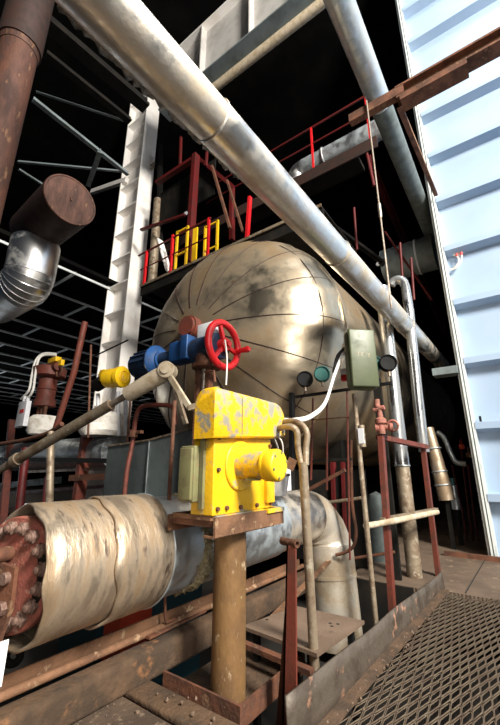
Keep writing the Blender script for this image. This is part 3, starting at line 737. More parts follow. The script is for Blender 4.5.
# yellow motor in front of column
def yellow_motor():
    y = 4.05; P = lambda px, py: AY(px, py, y); S = pxm(1, P(116, 380))
    c = P(108, 379); e = P(129, 380)
    t = thing('yellow_motor', c+V((0, 0, -.2)), 'small bright yellow geared motor before the white column foot', 'motor')
    d = V((.88, .18, 0)).normalized(); c = c+V((.06, 0, 0))
    MB().lathe(c+d*.05, d, [(-.12, 0), (-.12, 9*S), (.02, 10*S), (.20, 9.5*S), (.22, 10.8*S), (.30, 10.8*S), (.32, 8*S), (.32, 0)], 28).build('motor_body', 'yellowclean', t)
    MB().cyl(c+d*.365, c+d*.385, 4.5*S, 16).torus(c+d*.37, d, 6*S, 1.0*S).build('end_boss', 'yellow', t)
    MB().box(c+V((-8*S, 0, 4*S)), (16*S, .14, 11*S), bev=.02).build('gear_case', 'yellowclean', t)
    MB().box(c+V((-12*S, 0, 9*S)), (8*S, .10, 4*S), bev=.01).build('terminal_box', 'yellowclean', t)
    MB().cyl(c+V((-30*S, .1, -2*S)), c+V((-12*S, .03, 0)), 7*S, 18).build('coupling', 'blacksteel', t)
    for k, (px, py) in enumerate(((98, 402), (118, 400), (125, 396))):
        MB().tube([AY(px, py-8, y+.05), AY(px+1, 436, y+.05)], 2.0*S, 10).build('stand_leg', 'greybox', t)
yellow_motor()
# grey sheet tank
def tank():
    x0 = AY(112, 470, 2.78).x
    a = AY(112, 446, 2.78); b0 = AY(150, 440, 2.72); c0 = AY(190, 428, 2.72)
    t = thing('sheet_tank', (a.x, 2.9, .7), 'grey galvanised sheet tank with folded seam behind the insulated pipe', 'tank')
    zt = (a.z+b0.z)/2
    zb = .8
    MB().prism([(a.x, 2.74, zb), (b0.x, 2.72, zb), (b0.x, 2.72, b0.z), (a.x, 2.74, a.z)], (0, .03, 0)).build('side_panel', 'galvdark', t)
    MB().prism([(b0.x, 2.72, zb), (c0.x+.05, 2.74, zb), (c0.x+.05, 2.74, c0.z), (b0.x, 2.72, b0.z)], (0, .03, 0)).build('side_panel', 'galvdark', t)
    MB().prism([(a.x, 2.74, zb), (a.x, 2.74, a.z), (a.x-.2, 3.4, a.z), (a.x-.2, 3.4, zb)], (-.02, 0, 0)).build('end_panel', 'galvdark', t)
    MB().bar((b0.x, 2.71, zb), (b0.x, 2.71, b0.z), .012, .012).build('seam', 'galv', t)
    MB().bar((a.x, 2.73, a.z), (b0.x, 2.71, b0.z), .012, .02).bar((b0.x, 2.71, b0.z), (c0.x+.05, 2.73, c0.z), .012, .02).build('rim', 'conduit', t)
tank()
# top left vertical brown pipe, with dark collar
x_, y_ = AY(15, 150, 2.5).x, 2.5
p = AX(-5, 150, -4.6); r = pxm(18.5, p)
t = thing('riser_pipe', (p.x, p.y, AX(0, 300, -4.6).z), 'thick rust brown vertical pipe at the upper left', 'pipe')
zA = AX(-40, 330, -4.6).z; zB = AX(26, 48, -4.6).z
MB().cyl((p.x-.06, p.y, zA), (p.x-.06, p.y, zB), r, 32).build('pipe_body', 'rustdark', t)
MB().cyl((p.x-.06, p.y, zB-.03), (p.x-.06, p.y, zB+1.5), r*1.18, 32).build('upper_sleeve', 'sootrust', t, label='black upper sleeve')
MB().lathe((p.x-.06, p.y, zB-.12), (0, 0, 1), [(0, r), (.0, r*1.04), (.1, r*1.1), (.12, r*1.18)], 32).build('collar', 'rustdark', t)
# canister with silver elbow
def canister():
    c = AY(71, 200, 2.35); S = pxm(1, c); R = 25.5*S
    t = thing('capped_canister', c+V((-.3, 0, -.3)), 'rust brown capped drum end on the silver elbow duct at left', 'canister')
    L = 1.5
    MB().lathe(c, (-1, .05, .02), [(-.0, R*.97), (0, R), (.03, R*1.01), (L, R*.99), (L, 0)], 40).build('body', 'sootrust', t)
    MB().lathe(c+V((.0, 0, 0)), (-1, .05, .02), [(.012, 0), (.010, R*.5), (.006, R*.93), (-.004, R*.95), (-.006, R*1.0), (.02, R*1.02)], 40).build('end_cap', 'rustdark', t)
    MB().box(c+V((.0, -.01, .03)), (.02, .012, .05)).cyl(c+V((-.01, 0, 0)), c+V((.02, 0, 0)), .012, 10).build('cap_lug', 'rust', t)
    # elbow: down then left/away
    e0 = V((c.x-1.26, c.y+.06, c.z-R*.75)); r = 24*S
    t2 = thing('elbow_duct', e0+V((0, 0, -.8)), 'shiny segmented silver elbow duct below the brown canister', 'duct')
    MB().lathe(e0, (0, 0, -1), [(0, r), (.02, r*1.02), (.58, r)], 40).build('duct_section', 'chrome', t2)
    RB = .24; n = 40; K = 8
    vs = []; fs = []; base = e0+V((0, 0, -.58))
    segs = []
    for k in range(K):
        th = math.pi/2*k/(K-1)
        cen = base + V((-RB*(1-math.cos(th)), 0, -RB*math.sin(th)))
        dr = V((-math.sin(th), 0, -math.cos(th))); u = V((0, 1, 0)); w = dr.cross(u)
        segs.append([cen+(u*math.cos(2*math.pi*j/n)+w*math.sin(2*math.pi*j/n))*r for j in range(n)])
    for k in range(K-1):
        m = MB(); m.add(segs[k]+segs[k+1], [(j, (j+1) % n, n+(j+1) % n, n+j) for j in range(n)]); m.build('elbow_segment', 'chrome', t2, 20)
        cen = sum(segs[k], V())/n; nn = (segs[k][0]-cen).cross(segs[k][10]-cen)
        if k: MB().torus(cen, nn, r*1.004, .006, 40, 6).build('seam_ring', 'chrome', t2)
    q = base+V((-RB, 0, -RB)); MB().lathe(q, (-1, 0, 0), [(0, r), (1.2, r), (1.2, 0)], 40).build('duct_section', 'chrome', t2)
canister()

# ================================================================== PLATFORM left of drum, red railings, gates
def platform():
    y = 4.45; a = AY(140, 290, y); e = AY(318, 196, y); z = (a.z+AY(240, 238, y).z)/2
    t = thing('gantry_platform', ((a.x+e.x)/2, y+.8, z), 'dark steel gantry platform with red railing above the drum', 'platform')
    x0 = a.x; x1 = e.x+.05
    MB().span((x0, y, z-.03), (x1, y+1.5, z)).build('deck', 'blacksteel', t)
    MB().span((x0, y-.02, z-.02), (x1, y, z+.03)).build('edge_strip', 'conduit', t)
    MB().span((x0, y+.02, z-.22), (x1, y+.08, z-.03)).build('edge_beam', 'blacksteel', t)
    return y, z, x0, x1, t
PLY, PLZ, PX0, PX1, plat = platform()
def post(px, py_top, parent, w=5, m='red', y=PLY, lean=0):
    q = AY(px, py_top, y); s = pxm(w, q)
    b0 = AY(px-2, 250, y)
    return MB().bar((q.x, y, PLZ), (q.x+lean, y, q.z), s*.6, s*.6).build('post', m, parent)
t = thing('railing', (AY(150, 270, PLY).x, PLY, PLZ), 'bright red railing of three posts on the gantry edge', 'railing')
for px, py in ((147, 251), (173, 235), (209, 218)): post(px, py, t, 3.6, 'red')
zr = AY(209, 218, PLY).z
MB().bar((AY(141, 230, PLY).x, PLY, zr-.02), (AY(209, 218, PLY).x+.05, PLY, zr-.02), .03, .03).build('top_rail', 'railred', t)
MB().bar((AY(141, 262, PLY).x, PLY, (zr+PLZ)/2), (AY(209, 240, PLY).x, PLY, (zr+PLZ)/2), .02, .02).build('mid_rail', 'railred', t)
# big red frame (gantry legs)
def red_frame():
    y = 5.0
    t = thing('red_gantry_frame', AY(195, 250, y), 'dark red steel gantry frame standing behind the railing', 'frame')
    def br(a, c, w, m='railred', yy=y):
        p, q = AY(*a, yy), AY(*c, yy); s = pxm(w, (p+q)/2); return MB().bar(p, q, s, s*.7)
    br((196, 155), (189, 262), 7).build('upright', 'railred', t)
    br((157, 183), (197, 157), 5).build('crossbeam', 'railred', t)
    br((197, 157), (232, 186), 5, yy=5.2).build('crossbeam', 'railred', t)
    br((181, 137), (180, 168), 2.5).build('hanger', 'railred', t)
    br((207, 152), (206, 166), 2.5).build('hanger', 'railred', t)
    br((212, 166), (230, 228), 3).build('diagonal', 'rust', t)
    br((227, 180), (243, 232), 2.5).build('diagonal', 'rust', t)
    br((232, 186), (232, 240), 5, yy=5.4).build('upright', 'railred', t)
    br((250, 197), (247, 240), 4, 'red').build('post', 'red', t)
    br((141, 230), (185, 215), 3).build('rail', 'railred', t)
    br((160, 145), (160, 262), 5, yy=5.5).build('upright', 'blacksteel', t)
    MB().span((AY(160, 200, 5.3).x, 5.3, AY(190, 208, 5.3).z), (AY(215, 170, 5.3).x, 5.33, AY(200, 168, 5.3).z)).build('backing_panel', 'blacksteel', t)
red_frame()
def gate(pxs, pyt, pyb, y, label):
    t = thing('yellow_gate', AY(pxs[0], pyb, y), label, 'gate')
    xs = [AY(px, pyt, y).x for px in pxs]; zt = AY(pxs[0], pyt, y).z; zb = PLZ
    for x in (xs[0], xs[1]): MB().span((x-.025, y, zb), (x+.025, y+.04, zt)).build('stile', 'yellow', t)
    for k in range(3):
        z = zb+.05+(zt-zb-.08)*k/2; MB().span((xs[0], y, z-.018), (xs[1], y+.03, z+.018)).build('crossbar', 'yellow', t)
gate((177, 187), 231, 268, 4.75, 'yellow barrier gate left of the red upright')
gate((205, 217), 226, 250, 5.0, 'yellow barrier gate right of the red upright')
p = AY(195, 228, 4.8); 
single('yellow_barrier', MB().span((p.x-.06, 4.8, PLZ), (p.x+.07, 4.83, p.z)), 'yellowclean', 'narrow solid yellow panel between the two barrier gates', 'panel')
single('white_ladder_plate', MB().bar(AY(169, 272, 4.6), AY(160, 240, 4.6), .16, .03), 'white', 'leaning white plate behind the first red railing post', 'plate')
tubeY('vertical_pipe', [(158, 200), (152, 285)], 5.3, 9, 'conduit', 'dim brown vertical pipe beside the white column at the gantry', 'pipe')
tubeY('strip_lamp', [(163, 200), (186, 213)], 6.2, 4, 'greybox', 'dim grey strip fitting under the gantry roof', 'lamp')

# ================================================================== UPPER RIGHT CATWALK
def catwalk():
    y = 5.45
    t = thing('catwalk_railing', AY(315, 175, y), 'thin red catwalk railing high behind the overhead pipe', 'railing')
    zt = AY(311, 128, y).z
    xs0, xs1 = AY(255, 165, y).x, AY(366, 96, y).x
    MB().bar((xs0-1.5, y, zt), (xs1, y, zt), .03, .03).build('top_rail', 'railred', t)
    MB().bar((xs0-1.5, y, zt-.42), (xs1, y, zt-.42), .025, .025).build('mid_rail', 'railred', t)
    for px, py in ((311, 128), (365.5, 98)):
        q = AY(px, py, y); MB().span((q.x-.018, y-.018, zt-1.05), (q.x+.018, y+.018, zt)).build('post', 'red', t)
    MB().span((xs0-3, y, zt-1.2), (xs1-.3, y+.5, zt-1.1)).build('deck', 'blacksteel', t)
    MB().span((xs0-3, y-.03, zt-1.30), (xs1+.1, y, zt-1.05)).build('edge_beam', 'sootrust', t)
    # duct in front of it
    y2 = 5.9; a = AY(304, 172, y2); e = AY(372, 132, y2); S = pxm(1, a); z = AY(340, 150, y2).z
    t2 = thing('cross_duct', a, 'dim silver cross duct with elbow below the thin red railing', 'duct')
    MB().cyl((a.x, y2, z), (e.x+.3, y2, z), 9*S, 28).build('duct_section', 'galv', t2)
    MB().tube([(a.x+.02, y2, z), (a.x-.12, y2, z-.03), (a.x-.2, y2, z-.14), (a.x-.22, y2, z-.35)], 9*S, 24, 4).build('elbow', 'chrome', t2)
    MB().torus((AY(325, 158, y2).x, y2, z), (1, 0, 0), 9.3*S, .02).build('joint_band', 'chrome', t2)
catwalk()
def upper_right():
    # dark red girder running back beside the wall
    x = -1.75
    a = AX(372, 172, x); e = AX(446, 336, x)
    t = thing('red_girder', a, 'dark red girder running back under the catwalk beside the wall', 'girder')
    z = (a.z+e.z)/2
    MB().bar(a, e, .12, .03).bar(a+V((0, 0, -.12)), e+V((0, 0, -.12)), .02, .22).build('web', 'railred', t)
    MB().bar(a+V((0, 0, .5)), e+V((0, 0, .5)), .04, .04).build('rail', 'railred', t)
    for k in range(5):
        p = a+(e-a)*(k/4.); MB().bar(p, p+V((0, 0, .5)), .04, .04).build('post', 'railred', t)
    # grey duct
    y = 8.0; p, q = AY(402, 262, y), AY(436, 258, y); S = pxm(1, p)
    t2 = thing('grey_duct', p, 'broad grey duct section in the dark beside the wall edge', 'duct')
    MB().cyl((p.x-.4, y, p.z), (q.x, y, p.z), 17*S, 32).build('duct_section', 'truss', t2)
    MB().torus((p.x+.35, y, p.z), (1, 0, 0), 17*S, .02).build('joint_band', 'greybox', t2)
    for i, (a1, a2, m, lab) in enumerate((((400, 243), (404, 300), 'railred', 'first dark red post below the grey duct'), ((411, 258), (414, 300), 'railred', 'second dark red post by the grey duct'), ((354, 208), (357, 250), 'railred', 'thin dark red post above the overhead pipe middle'))):
        tubeY('red_post', [a1, a2], 6.6, 2.6, m, lab, 'post')
    tubeY('red_brace', [(366, 150), (371, 172), (374, 186)], 6.0, 3, 'railred', 'short red brace under the rusty beam end', 'brace')
    y = 7.5
    tubeY('rail_red', [(385, 232), (432, 300)], 7.5, 2.5, 'railred', 'thin red handrail in the dark left of the wall edge', 'rail')
    for (px, py), lab in (((446, 283), 'small pale round lamp left of the wall edge'), ((378, 264), 'small pale lamp by the hanger rod')):
        p = AY(px, py, 7.6); s = pxm(1, p)
        single('small_lamp', MB().lathe(p, (.3, -1, -.3), [(-.03, 0), (-.03, 1.6*s), (.0, 2.2*s), (.02, 1.8*s), (.025, 0)], 14), 'greybox', lab, 'lamp')
upper_right()
# cantilever dark beams
dbeam((300, 200), (384, 262), 7.6, 8, 'blacksteel', 'dark_girder', 'black girder in the dark behind the overhead pipe middle', 'girder')
# ================================================================== WALL LAMP
p = AY(457, 249, WY-.1); s = pxm(1, p)
t = thing('wall_lamp', p, 'round white wall fitting with dangling wires near the wall edge', 'wall lamp')
MB().lathe(p+V((0, .12, 0)), (0, -1, 0), [(0, 0), (0, 5.5*s), (.05, 6*s), (.08, 5*s), (.10, 2*s), (.10, 0)], 24).build('housing', 'wrap', t)
MB().cyl(p+V((-.02, -.0, -5*s)), p+V((-.02, 0, -8*s)), 1.2*s, 8).cyl(p+V((.05, 0, -5*s)), p+V((.05, 0, -8*s)), 1.2*s, 8).build('cable_ends', 'label', t)
MB().tube([p+V((-.02, 0, -8*s)), p+V((.0, -.02, -14*s)), p+V((-.08, 0, -19*s)), p+V((-.16, .03, -19*s))], .014, 8, 4).tube([p+V((.05, 0, -8*s)), p+V((.03, 0, -14*s)), p+V((-.05, 0, -20*s)), p+V((-.16, .03, -20*s))], .014, 8, 4).build('wires', 'cable', t)
mb = MB().bar((-.42, WY-.09, AY(483, 424, WY).z), (-.42, WY-.09, AY(483, 420, WY).z+.05), .03, .05)
single('wall_clip', mb, 'black', 'small black clip on the wall rib beside the edge trim', 'clip')

# ================================================================== GREEN CONTROL BOX ON POST
def green_box():
    gx = -1.195; gy = 3.407
    top = AY(352, 392, gy); t = thing('control_box', (gx, gy, 0), 'green grey control box on a thin steel post before the drum', 'control box')
    c = AY(360, 360, 3.30); S = pxm(1, c)
    # box faces toward +x and the viewer
    R = Matrix.Rotation(math.radians(42), 3, 'Z')
    bx = MB().box(c, (29*S, .12, 62*S), R=R, bev=.05).build('case', 'green', t)
    f = R @ V((0, -1, 0)); r_ = R @ V((1, 0, 0))
    lid = MB().box(c+f*.075, (27*S, .035, 59*S), R=R, bev=.017).build('lid', 'green', t)
    # worn pale mark in the middle of the lid, as on the photo
    for k in range(4):
        MB().box(c+f*.091+r_*(-.05+.033*k)+V((0, 0, .03-.004*k)), (.006, .003, .035), R=R).box(c+f*.091+r_*(-.05+.033*k)+V((0, 0, .047-.004*k)), (.022, .003, .006), R=R).build('lettering', 'clevis', lid)
    MB().tube([AY(354, 394, gy), (gx, gy, -.1)], .022, 14).build('post', 'conduit', t)
    q = AY(362, 436, gy); MB().box(q+V((0, -.02, 0)), (.05, .02, .14)).build('post_label', 'greybox', t)
    MB().cyl(q+V((0, -.0, .1)), q+V((0, 0, -.1)), .03, 12).build('post_clamp', 'conduit', t)
    # cables
    pts = [AY(346, 350, 3.3), AY(341, 357, 3.25), AY(334, 375, 3.1), AY(325, 402, 2.85), AY(311, 415, 2.65), AY(297, 419, 2.5), AY(283, 419.5, 2.38)]
    for k in range(2):
        o_ = V((0, 0, -.018*k)); single('control_cable', MB().tube([q+o_ for q in pts], .011, 8, 5), 'cable', ('upper', 'lower')[k]+' pale cable looping from green box to yellow actuator', 'cable')
    pts = [AY(347, 347, 3.3), AY(338, 356, 3.3), AY(334, 372, 3.2)]
    single('black_sleeve', MB().tube(pts, .02, 8, 4), 'blackcable', 'short black sleeve where cables enter the green box', 'cable')
green_box()
# gauges and black rack
def gauges():
    y = 3.55
    for px, py, r, m, lab in ((305, 379, 8, 'black', 'black round gauge left of the teal gauge'), (322, 374, 8, 'gaugeteal', 'teal backed round gauge nearest the pale cables'), (375, 364, 7.5, 'gaugeteal', 'teal round gauge peeping out right of the green box'), (388, 363, 8.5, 'black', 'black round gauge beside the silver pipes')):
        p = AY(px, py, y); s = pxm(1, p)
        t = thing('pressure_gauge', p+V((0, 0, -r*s)), lab, 'gauge')
        d = V((.45, -1, .0))
        MB().lathe(p, d, [(-.04, 0), (-.04, r*s), (.02, r*s), (.03, r*s*.9), (.015, r*s*.85), (.012, 0)], 28).build('case', m, t)
        MB().cyl(p+V((0, 0, -r*s)), p+V((0, 0, -r*s-.05)), .014, 10).build('stem', 'rod', t)
    t = thing('gauge_rack', AY(300, 470, y), 'black angle steel rack below the round gauges', 'rack')
    def br(a, c, w, m='black', yy=y+.05):
        p, q = AY(*a, yy), AY(*c, yy); s = pxm(w, (p+q)/2); return MB().bar(p, q, s, s*.6)
    br((292, 393), (292, 500), 6).build('upright', 'black', t)
    br((296, 397), (392, 383), 4).build('top_bar', 'black', t)
    br((313, 398), (311, 480), 2, 'rust').build('tubing', 'redbrown', t)
    br((327, 392), (327, 490), 2, 'redbrown').build('tubing', 'redbrown', t)
    br((347, 390), (350, 560), 2, 'redbrown').build('tubing', 'redbrown', t)
    br((311, 420), (350, 417), 1.6, 'rust').build('tubing', 'rust', t)
    for k, (px, py) in enumerate(((344, 372), (345, 378))):
        p = AY(px, py, y-.05); s = pxm(1, p)
        MB().box(p, (7*s, .06, 6*s), bev=.01).build('tap', ('labelwhite', 'label')[k], t)
    # dim bars behind
    for (a, c, w, m, lab) in (((290, 500), (345, 470), 3, 'rust', 'rusty rail low behind the rack'), ((285, 462), (352, 459), 2.5, 'blacksteel', 'thin dark bar across the rack foot')):
        p, q = AY(*a, y+.2), AY(*c, y+.2); s = pxm(w, p); single('cross_bar', MB().bar(p, q, s, s), m, lab, 'bar')
gauges()
# black panel behind (bottom side of drum region): boiler casing, the shadow put into its colour
single('casing_panel', MB().span((-2.9, 5.0, 0), (-1.75, 5.08, 1.2)), 'blacksteel', 'casing panel coloured black for the shadow below the drum', 'panel')
# ================================================================== RIGHT: RED FRAME, HANDRAIL, VALVE
def red_stand():
    t = thing('red_stand', (-1.1, 4.5, 0), 'red steel stand of two legs with crosspiece near the kerb', 'stand')
    l1b = V((-1.192, 3.86, -.05)); l1t = AY(381, 437, 3.86); l2b = V((-1.03, 5.2, -.05))
    l2t = AY(424, 447, 5.2)
    l1t.x = l1b.x; s1 = .085
    MB().bar(l1b, AY(381, 436, 3.86), s1, .05, up=(1, 0, 0)).build('leg', 'redbrown', t)
    MB().bar(l2b, AY(423, 446, 5.0), .09, .05, up=(1, 0, 0)).build('leg', 'redbrown', t)
    MB().bar(AY(379, 437, 3.86), AY(426, 447, 5.0), .07, .05).build('crosspiece', 'redbrown', t)
    h = thing('handrail_pipe', AY(366, 525, 3.5), 'pale scuffed pipe handrail clamped across the red stand legs', 'handrail')
    P = [AY(366, 526, 3.45), AY(378, 524, 3.75), AY(394, 521, 3.80), AY(437, 512, 4.9)]
    MB().tube(P, .028, 16).build('pipe', 'clevis', h)
    MB().bar(AY(382, 519, 3.8), AY(436, 509, 4.9), .05, .025).build('top_angle', 'conduit', h)
    # valve on top
    b0 = AY(382, 434, 3.84); s = pxm(1, b0)
    v = thing('drain_valve', b0, 'small pinkish globe valve on top of the red stand', 'valve')
    MB().cyl(b0, b0+V((0, 0, .09)), 3.5*s, 14).lathe(b0+V((0, 0, .09)), (0, 0, 1), [(0, 3*s), (.02, 5.5*s), (.06, 5.5*s), (.08, 3*s), (.16, 2.2*s), (.2, 2.2*s)], 18).build('body', 'pink', v)
    MB().lathe(b0+V((-.06, 0, .07)), (1, .3, 0), [(0, 0), (0, 5*s), (.03, 5*s), (.05, 3*s), (.12, 3*s), (.14, 5*s), (.17, 5*s), (.17, 0)], 16).build('flange', 'pink', v)
    MB().torus(b0+V((.11, .02, .08)), (0, 1, .2), 5*s, 1.2*s, 20, 8).build('handwheel', 'pink', v)
    MB().cyl(b0+V((-.02, 0, .28)), b0+V((-.02, 0, .36)), 3*s, 12).cyl(b0+V((-.06, 0, .25)), b0+V((.05, 0, .27)), 2.5*s, 10).build('bonnet', 'pink', v)
red_stand()
# silver poles
def silver():
    px_, py_ = -1.241, 4.98
    t = thing('downpipe', (px_, py_, 0), 'tall scuffed silver downpipe standing beyond the red stand', 'pipe')
    r = .085
    MB().cyl((px_, py_, -.1), (px_, py_, 1.25), r, 24).build('lower_section', 'conduit', t)
    MB().cyl((px_, py_, 1.25), (px_, py_, 3.75), r*1.05, 24).build('upper_section', 'pipechrome', t)
    MB().torus((px_, py_, 1.25), (0, 0, 1), r*1.05, .01).build('joint_band', 'galv', t)
    P = [AY(412, 342, 5.2), AY(418, 400, 5.2), AY(424, 452, 5.2)]
    t2 = thing('bright_pipe', P[2], 'slim bright silver pipe right of the tall downpipe with bent top', 'pipe')
    s = pxm(1, P[1])
    MB().tube([AY(391, 285, 5.4), AY(394, 281, 5.4), AY(400, 280, 5.4), AY(405, 286, 5.4), AY(409, 312, 5.3)], 5*s, 18, 4).build('bent_top', 'pipechrome', t2)
    MB().tube([AY(409, 310, 5.3)]+P, 5*s, 20).build('pipe_body', 'pipechrome', t2)
    single('steel_channel', MB().bar((-1.38, 4.75, 0), (-1.38, 4.75, 2.35), .10, .06), 'blacksteel', 'dark steel channel upright left of the tall silver downpipe', 'channel')
    # background lagged pipe
    t3 = thing('sloping_pipe', AY(446, 498, 7.2), 'banded lagged pipe sloping to the floor under the drum', 'pipe')
    A, Bq = AY(428, 428, 7.0), AY(447, 500, 7.0); s = pxm(1, A); d = Bq-A
    MB().lathe(A, d, [(0, 0), (0, 5*s), (d.length*.55, 6.3*s), (d.length*.9, 7*s), (d.length, 7*s), (d.length, 0)], 24).build('cladding_section', 'sleeve', t3)
    MB().bar(Bq+V((0, 0, .02)), (Bq.x, Bq.y, 0), .06, .06).build('support_leg', 'blacksteel', t3)
    for f in (.3, .62, .8): MB().torus(A+d*f, d, 5.9*s+f*1.2*s, .8*s).build('joint_band', 'galv', t3)
    p = AY(455, 500, 7.4); s = pxm(1, p)
    t4 = thing('small_cylinder', p, 'small shiny cylinder on the floor behind the sloping pipe', 'cylinder')
    MB().cyl(p+V((0, 0, -9*s)), p+V((0, 0, 2*s)), 4*s, 20, bev=.01).cyl(p+V((0, 0, 2*s)), p+V((0, 0, 14*s)), 3*s, 14).build('body', 'galv', t4)
    MB().cyl((p.x, p.y, 0), p+V((0, 0, -9*s)), 2*s, 10).build('stand', 'blacksteel', t4)
    MB().cyl(p+V((0, 0, 14*s)), p+V((0, 0, 21*s)), 2.2*s, 12).build('teal_cap', 'gaugeteal', t4)
    tubeY('hooked_pipe', [(437, 432), (444, 438), (450, 452), (456, 462), (466, 464)], 7.3, 5, 'galv', 'hooked silver pipe right of the sloping pipe', 'pipe', 5)
    for pts, m, lab, w in (([(460, 440), (470, 520)], 'railred', 'thin dark red post nearest the wall edge', 2), ([(468, 465), (474, 515)], 'railred', 'second thin dark red post by the wall edge', 2), ([(452, 465), (462, 508)], 'railred', 'third thin dark red post behind the cylinder', 2)):
        tubeY('thin_post', pts, 8.0, w, m, lab, 'post', foot=0)
    for (px, py, m, lab) in ((462, 447, 'orange', 'orange lamp cover in the dark by the wall'), (469, 455, 'rustbright', 'rust coloured junction box by the wall edge')):
        p = AY(px, py, 8.0); s = pxm(1, p); single('junction_box', MB().box(p, (5*s, .1, 5*s), bev=.02).cyl(p+V((0, 0, 2*s)), p+V((0, 0, 8*s)), .6*s, 8), m, lab, 'junction box')
silver()
# pale lagged vessel behind the red stand
p = AY(382, 560, 5.6); s = pxm(1, p)
t = thing('lagged_stub', (p.x, 5.6, 0), 'dim grey lagged pipe stub behind the red stand', 'pipe')
MB().lathe((p.x, 5.6, 0), (0, 0, 1), [(0, 13*s), (.5, 12*s), (.72, 11*s), (.85, 7*s), (.9, 0)], 28).build('body', 'galvdark', t)
MB().torus((p.x, 5.6, .5), (0, 0, 1), 12*s, .015).build('band', 'galvdark', t)
# red low posts behind the elbow
for px, pyb, pyt, w, lab in ((333, 512, 462, 7, 'dark red post left of pair behind the elbow'), (343, 512, 462, 6, 'dark red post right of pair behind the elbow')):
    a, e = AY(px+1, pyb, 5.0), AY(px, pyt, 5.0); s = pxm(w, a); single('red_post', MB().bar(a+V((0, 0, -.5)), e, s, s*.5), 'railred', lab, 'post')
tubeY('bent_tube', [(351, 440, 4.0), (352, 500, 4.0), (356, 530, 4.0), (354, 545, 4.0), (346, 552, 4.0), (336, 555, 4.0)], 4.0, 3.2, 'rust', 'thin brown tube curving down behind the elbow', 'tube', 4)
tubeY('low_rail', [(325, 503, 4.6), (362, 498, 4.6)], 4.6, 3.5, 'conduit', 'short pale rail by the red posts behind the elbow', 'rail')
tubeY('low_pipe', [(330, 562, 4.4), (395, 552, 4.6)], 4.5, 3, 'rust', 'thin rusty pipe near the floor behind the control post', 'pipe')
# raised slab behind pit at right of elbow, pit shade put into its black
single('concrete_plinth', MB().span((-2.4, 4.51, -.7), (-1.16, 4.55, -.002)), 'blacksteel', 'plinth coloured black for shade behind the drop pipe and red stand', 'plinth')
# rail pieces running to the elbow
single('rusty_flat', MB().bar(AX(272, 618, -1.86), AX(330, 560, -1.86), .05, .02), 'rustbright', 'rusty flat bar running back right of the pedestal', 'bar')

# ================================================================== CONDUITS right of actuator
def conduits():
    t = thing('conduit_riser', (-1.23, 2.3, 0), 'grimy steel conduit riser with two bent tops feeding the actuator', 'conduit')
    b0 = V((-1.235, 2.37, 0.02)); top = AY(303, 462, 2.23)
    MB().tube([b0, top], .030, 16).build('riser', 'conduit', t)
    MB().tube([top+V((-.012, 0, -.02)), AY(298, 448, 2.22), AY(297, 432, 2.2), AY(292, 427, 2.18), AY(284, 427, 2.2), AY(274, 430, 2.26)], .021, 12, 5).build('bent_top', 'conduit', t)
    MB().tube([top+V((.015, .01, -.02)), AY(306, 448, 2.25), AY(307, 434, 2.25), AY(302, 425, 2.24), AY(292, 421, 2.26), AY(280, 423, 2.34)], .021, 12, 5).build('bent_top', 'conduit', t)
    p = AY(291, 464, 2.05); single('paper_tag', MB().box(p, (.055, .006, .07), R=Matrix.Rotation(.5, 3, 'Y') @ Matrix.Rotation(.4, 3, 'Z')), 'rustbright', 'crumpled rusty tag hanging beside the motor cap', 'tag')
    for k in range(2):
        tubeY('thin_cable', [(270, 433, 2.3), (275+k*6, 440, 2.35), (280+k*3, 455, 2.4), (282, 470, 2.45)], 2.3, 1.6, 'cable', ('left', 'right')[k]+' thin wire drooping behind the yellow motor', 'cable', 4)
conduits()
# red post with pipe stub on top
def red_post():
    a = V((-1.205, 1.99, -.4)); top = AY(291, 546, 1.99)
    t = thing('stub_post', (a.x, a.y, -.4), 'tapered red brown post topped by a short pipe stub', 'post')
    MB().prism([(a.x-.06, a.y, -.5), (a.x+.035, a.y, -.5), (top.x+.028, a.y, top.z), (top.x-.030, a.y, top.z)], (0, .015, 0)).build('front_plate', 'redbrown', t)
    MB().prism([(a.x-.06, a.y, -.5), (top.x-.030, a.y, top.z), (top.x-.035, a.y+.06, top.z), (a.x-.07, a.y+.10, -.5)], (.01, 0, 0)).prism([(a.x-.15, a.y+.04, -.5), (a.x-.06, a.y+.04, -.5), (top.x-.02, a.y+.04, top.z-.01), (top.x-.032, a.y+.04, top.z-.01)], (0, .012, 0)).build('side_plate', 'rustdark', t)
    q = top+V((0, .02, .012))
    MB().lathe(q+V((-.09, .03, 0)), (1, -.3, 0), [(0, 0), (0, .022), (.13, .022), (.13, .014), (.09, .012)], 16).build('pipe_stub', 'rust', t)
red_post()

# ================================================================== KERB PLATE and GRATING
def kerb():
    t = thing('kerb_plate', (-.95, 3, 0), 'scuffed upright kerb plate edging the steel grating', 'kerb')
    n = 40; vs = []; fs = []; rr = random.Random(2)
    A0 = V((-1.02, 1.70, 0)); A1 = V((-.885, 4.72, 0))
    for i in range(n+1):
        f = i/n; p = A0+(A1-A0)*f; w = .005*math.sin(f*9)+.003*math.sin(f*23)
        h = .225-.075*f+.008*math.sin(f*14)*.5
        for k in range(4):
            z = -.02+(h+.02)*k/3; off = w*(k/3)-.012*(k/3)
            vs.append((p.x+off, p.y, z))
    for i in range(n):
        for k in range(3): fs.append((i*4+k, (i+1)*4+k, (i+1)*4+k+1, i*4+k+1))
    o = MB().add(vs, fs).build('plate', 'kerb', t, 60)
    md = o.modifiers.new('thickness', 'SOLIDIFY'); md.thickness = .012; md.offset = -1
    MB().bar((-.995, 1.72, .012), (-.865, 4.6, .012), .07, .02).build('foot_angle', 'beam', t)
    return A0, A1
A0, A1 = kerb()
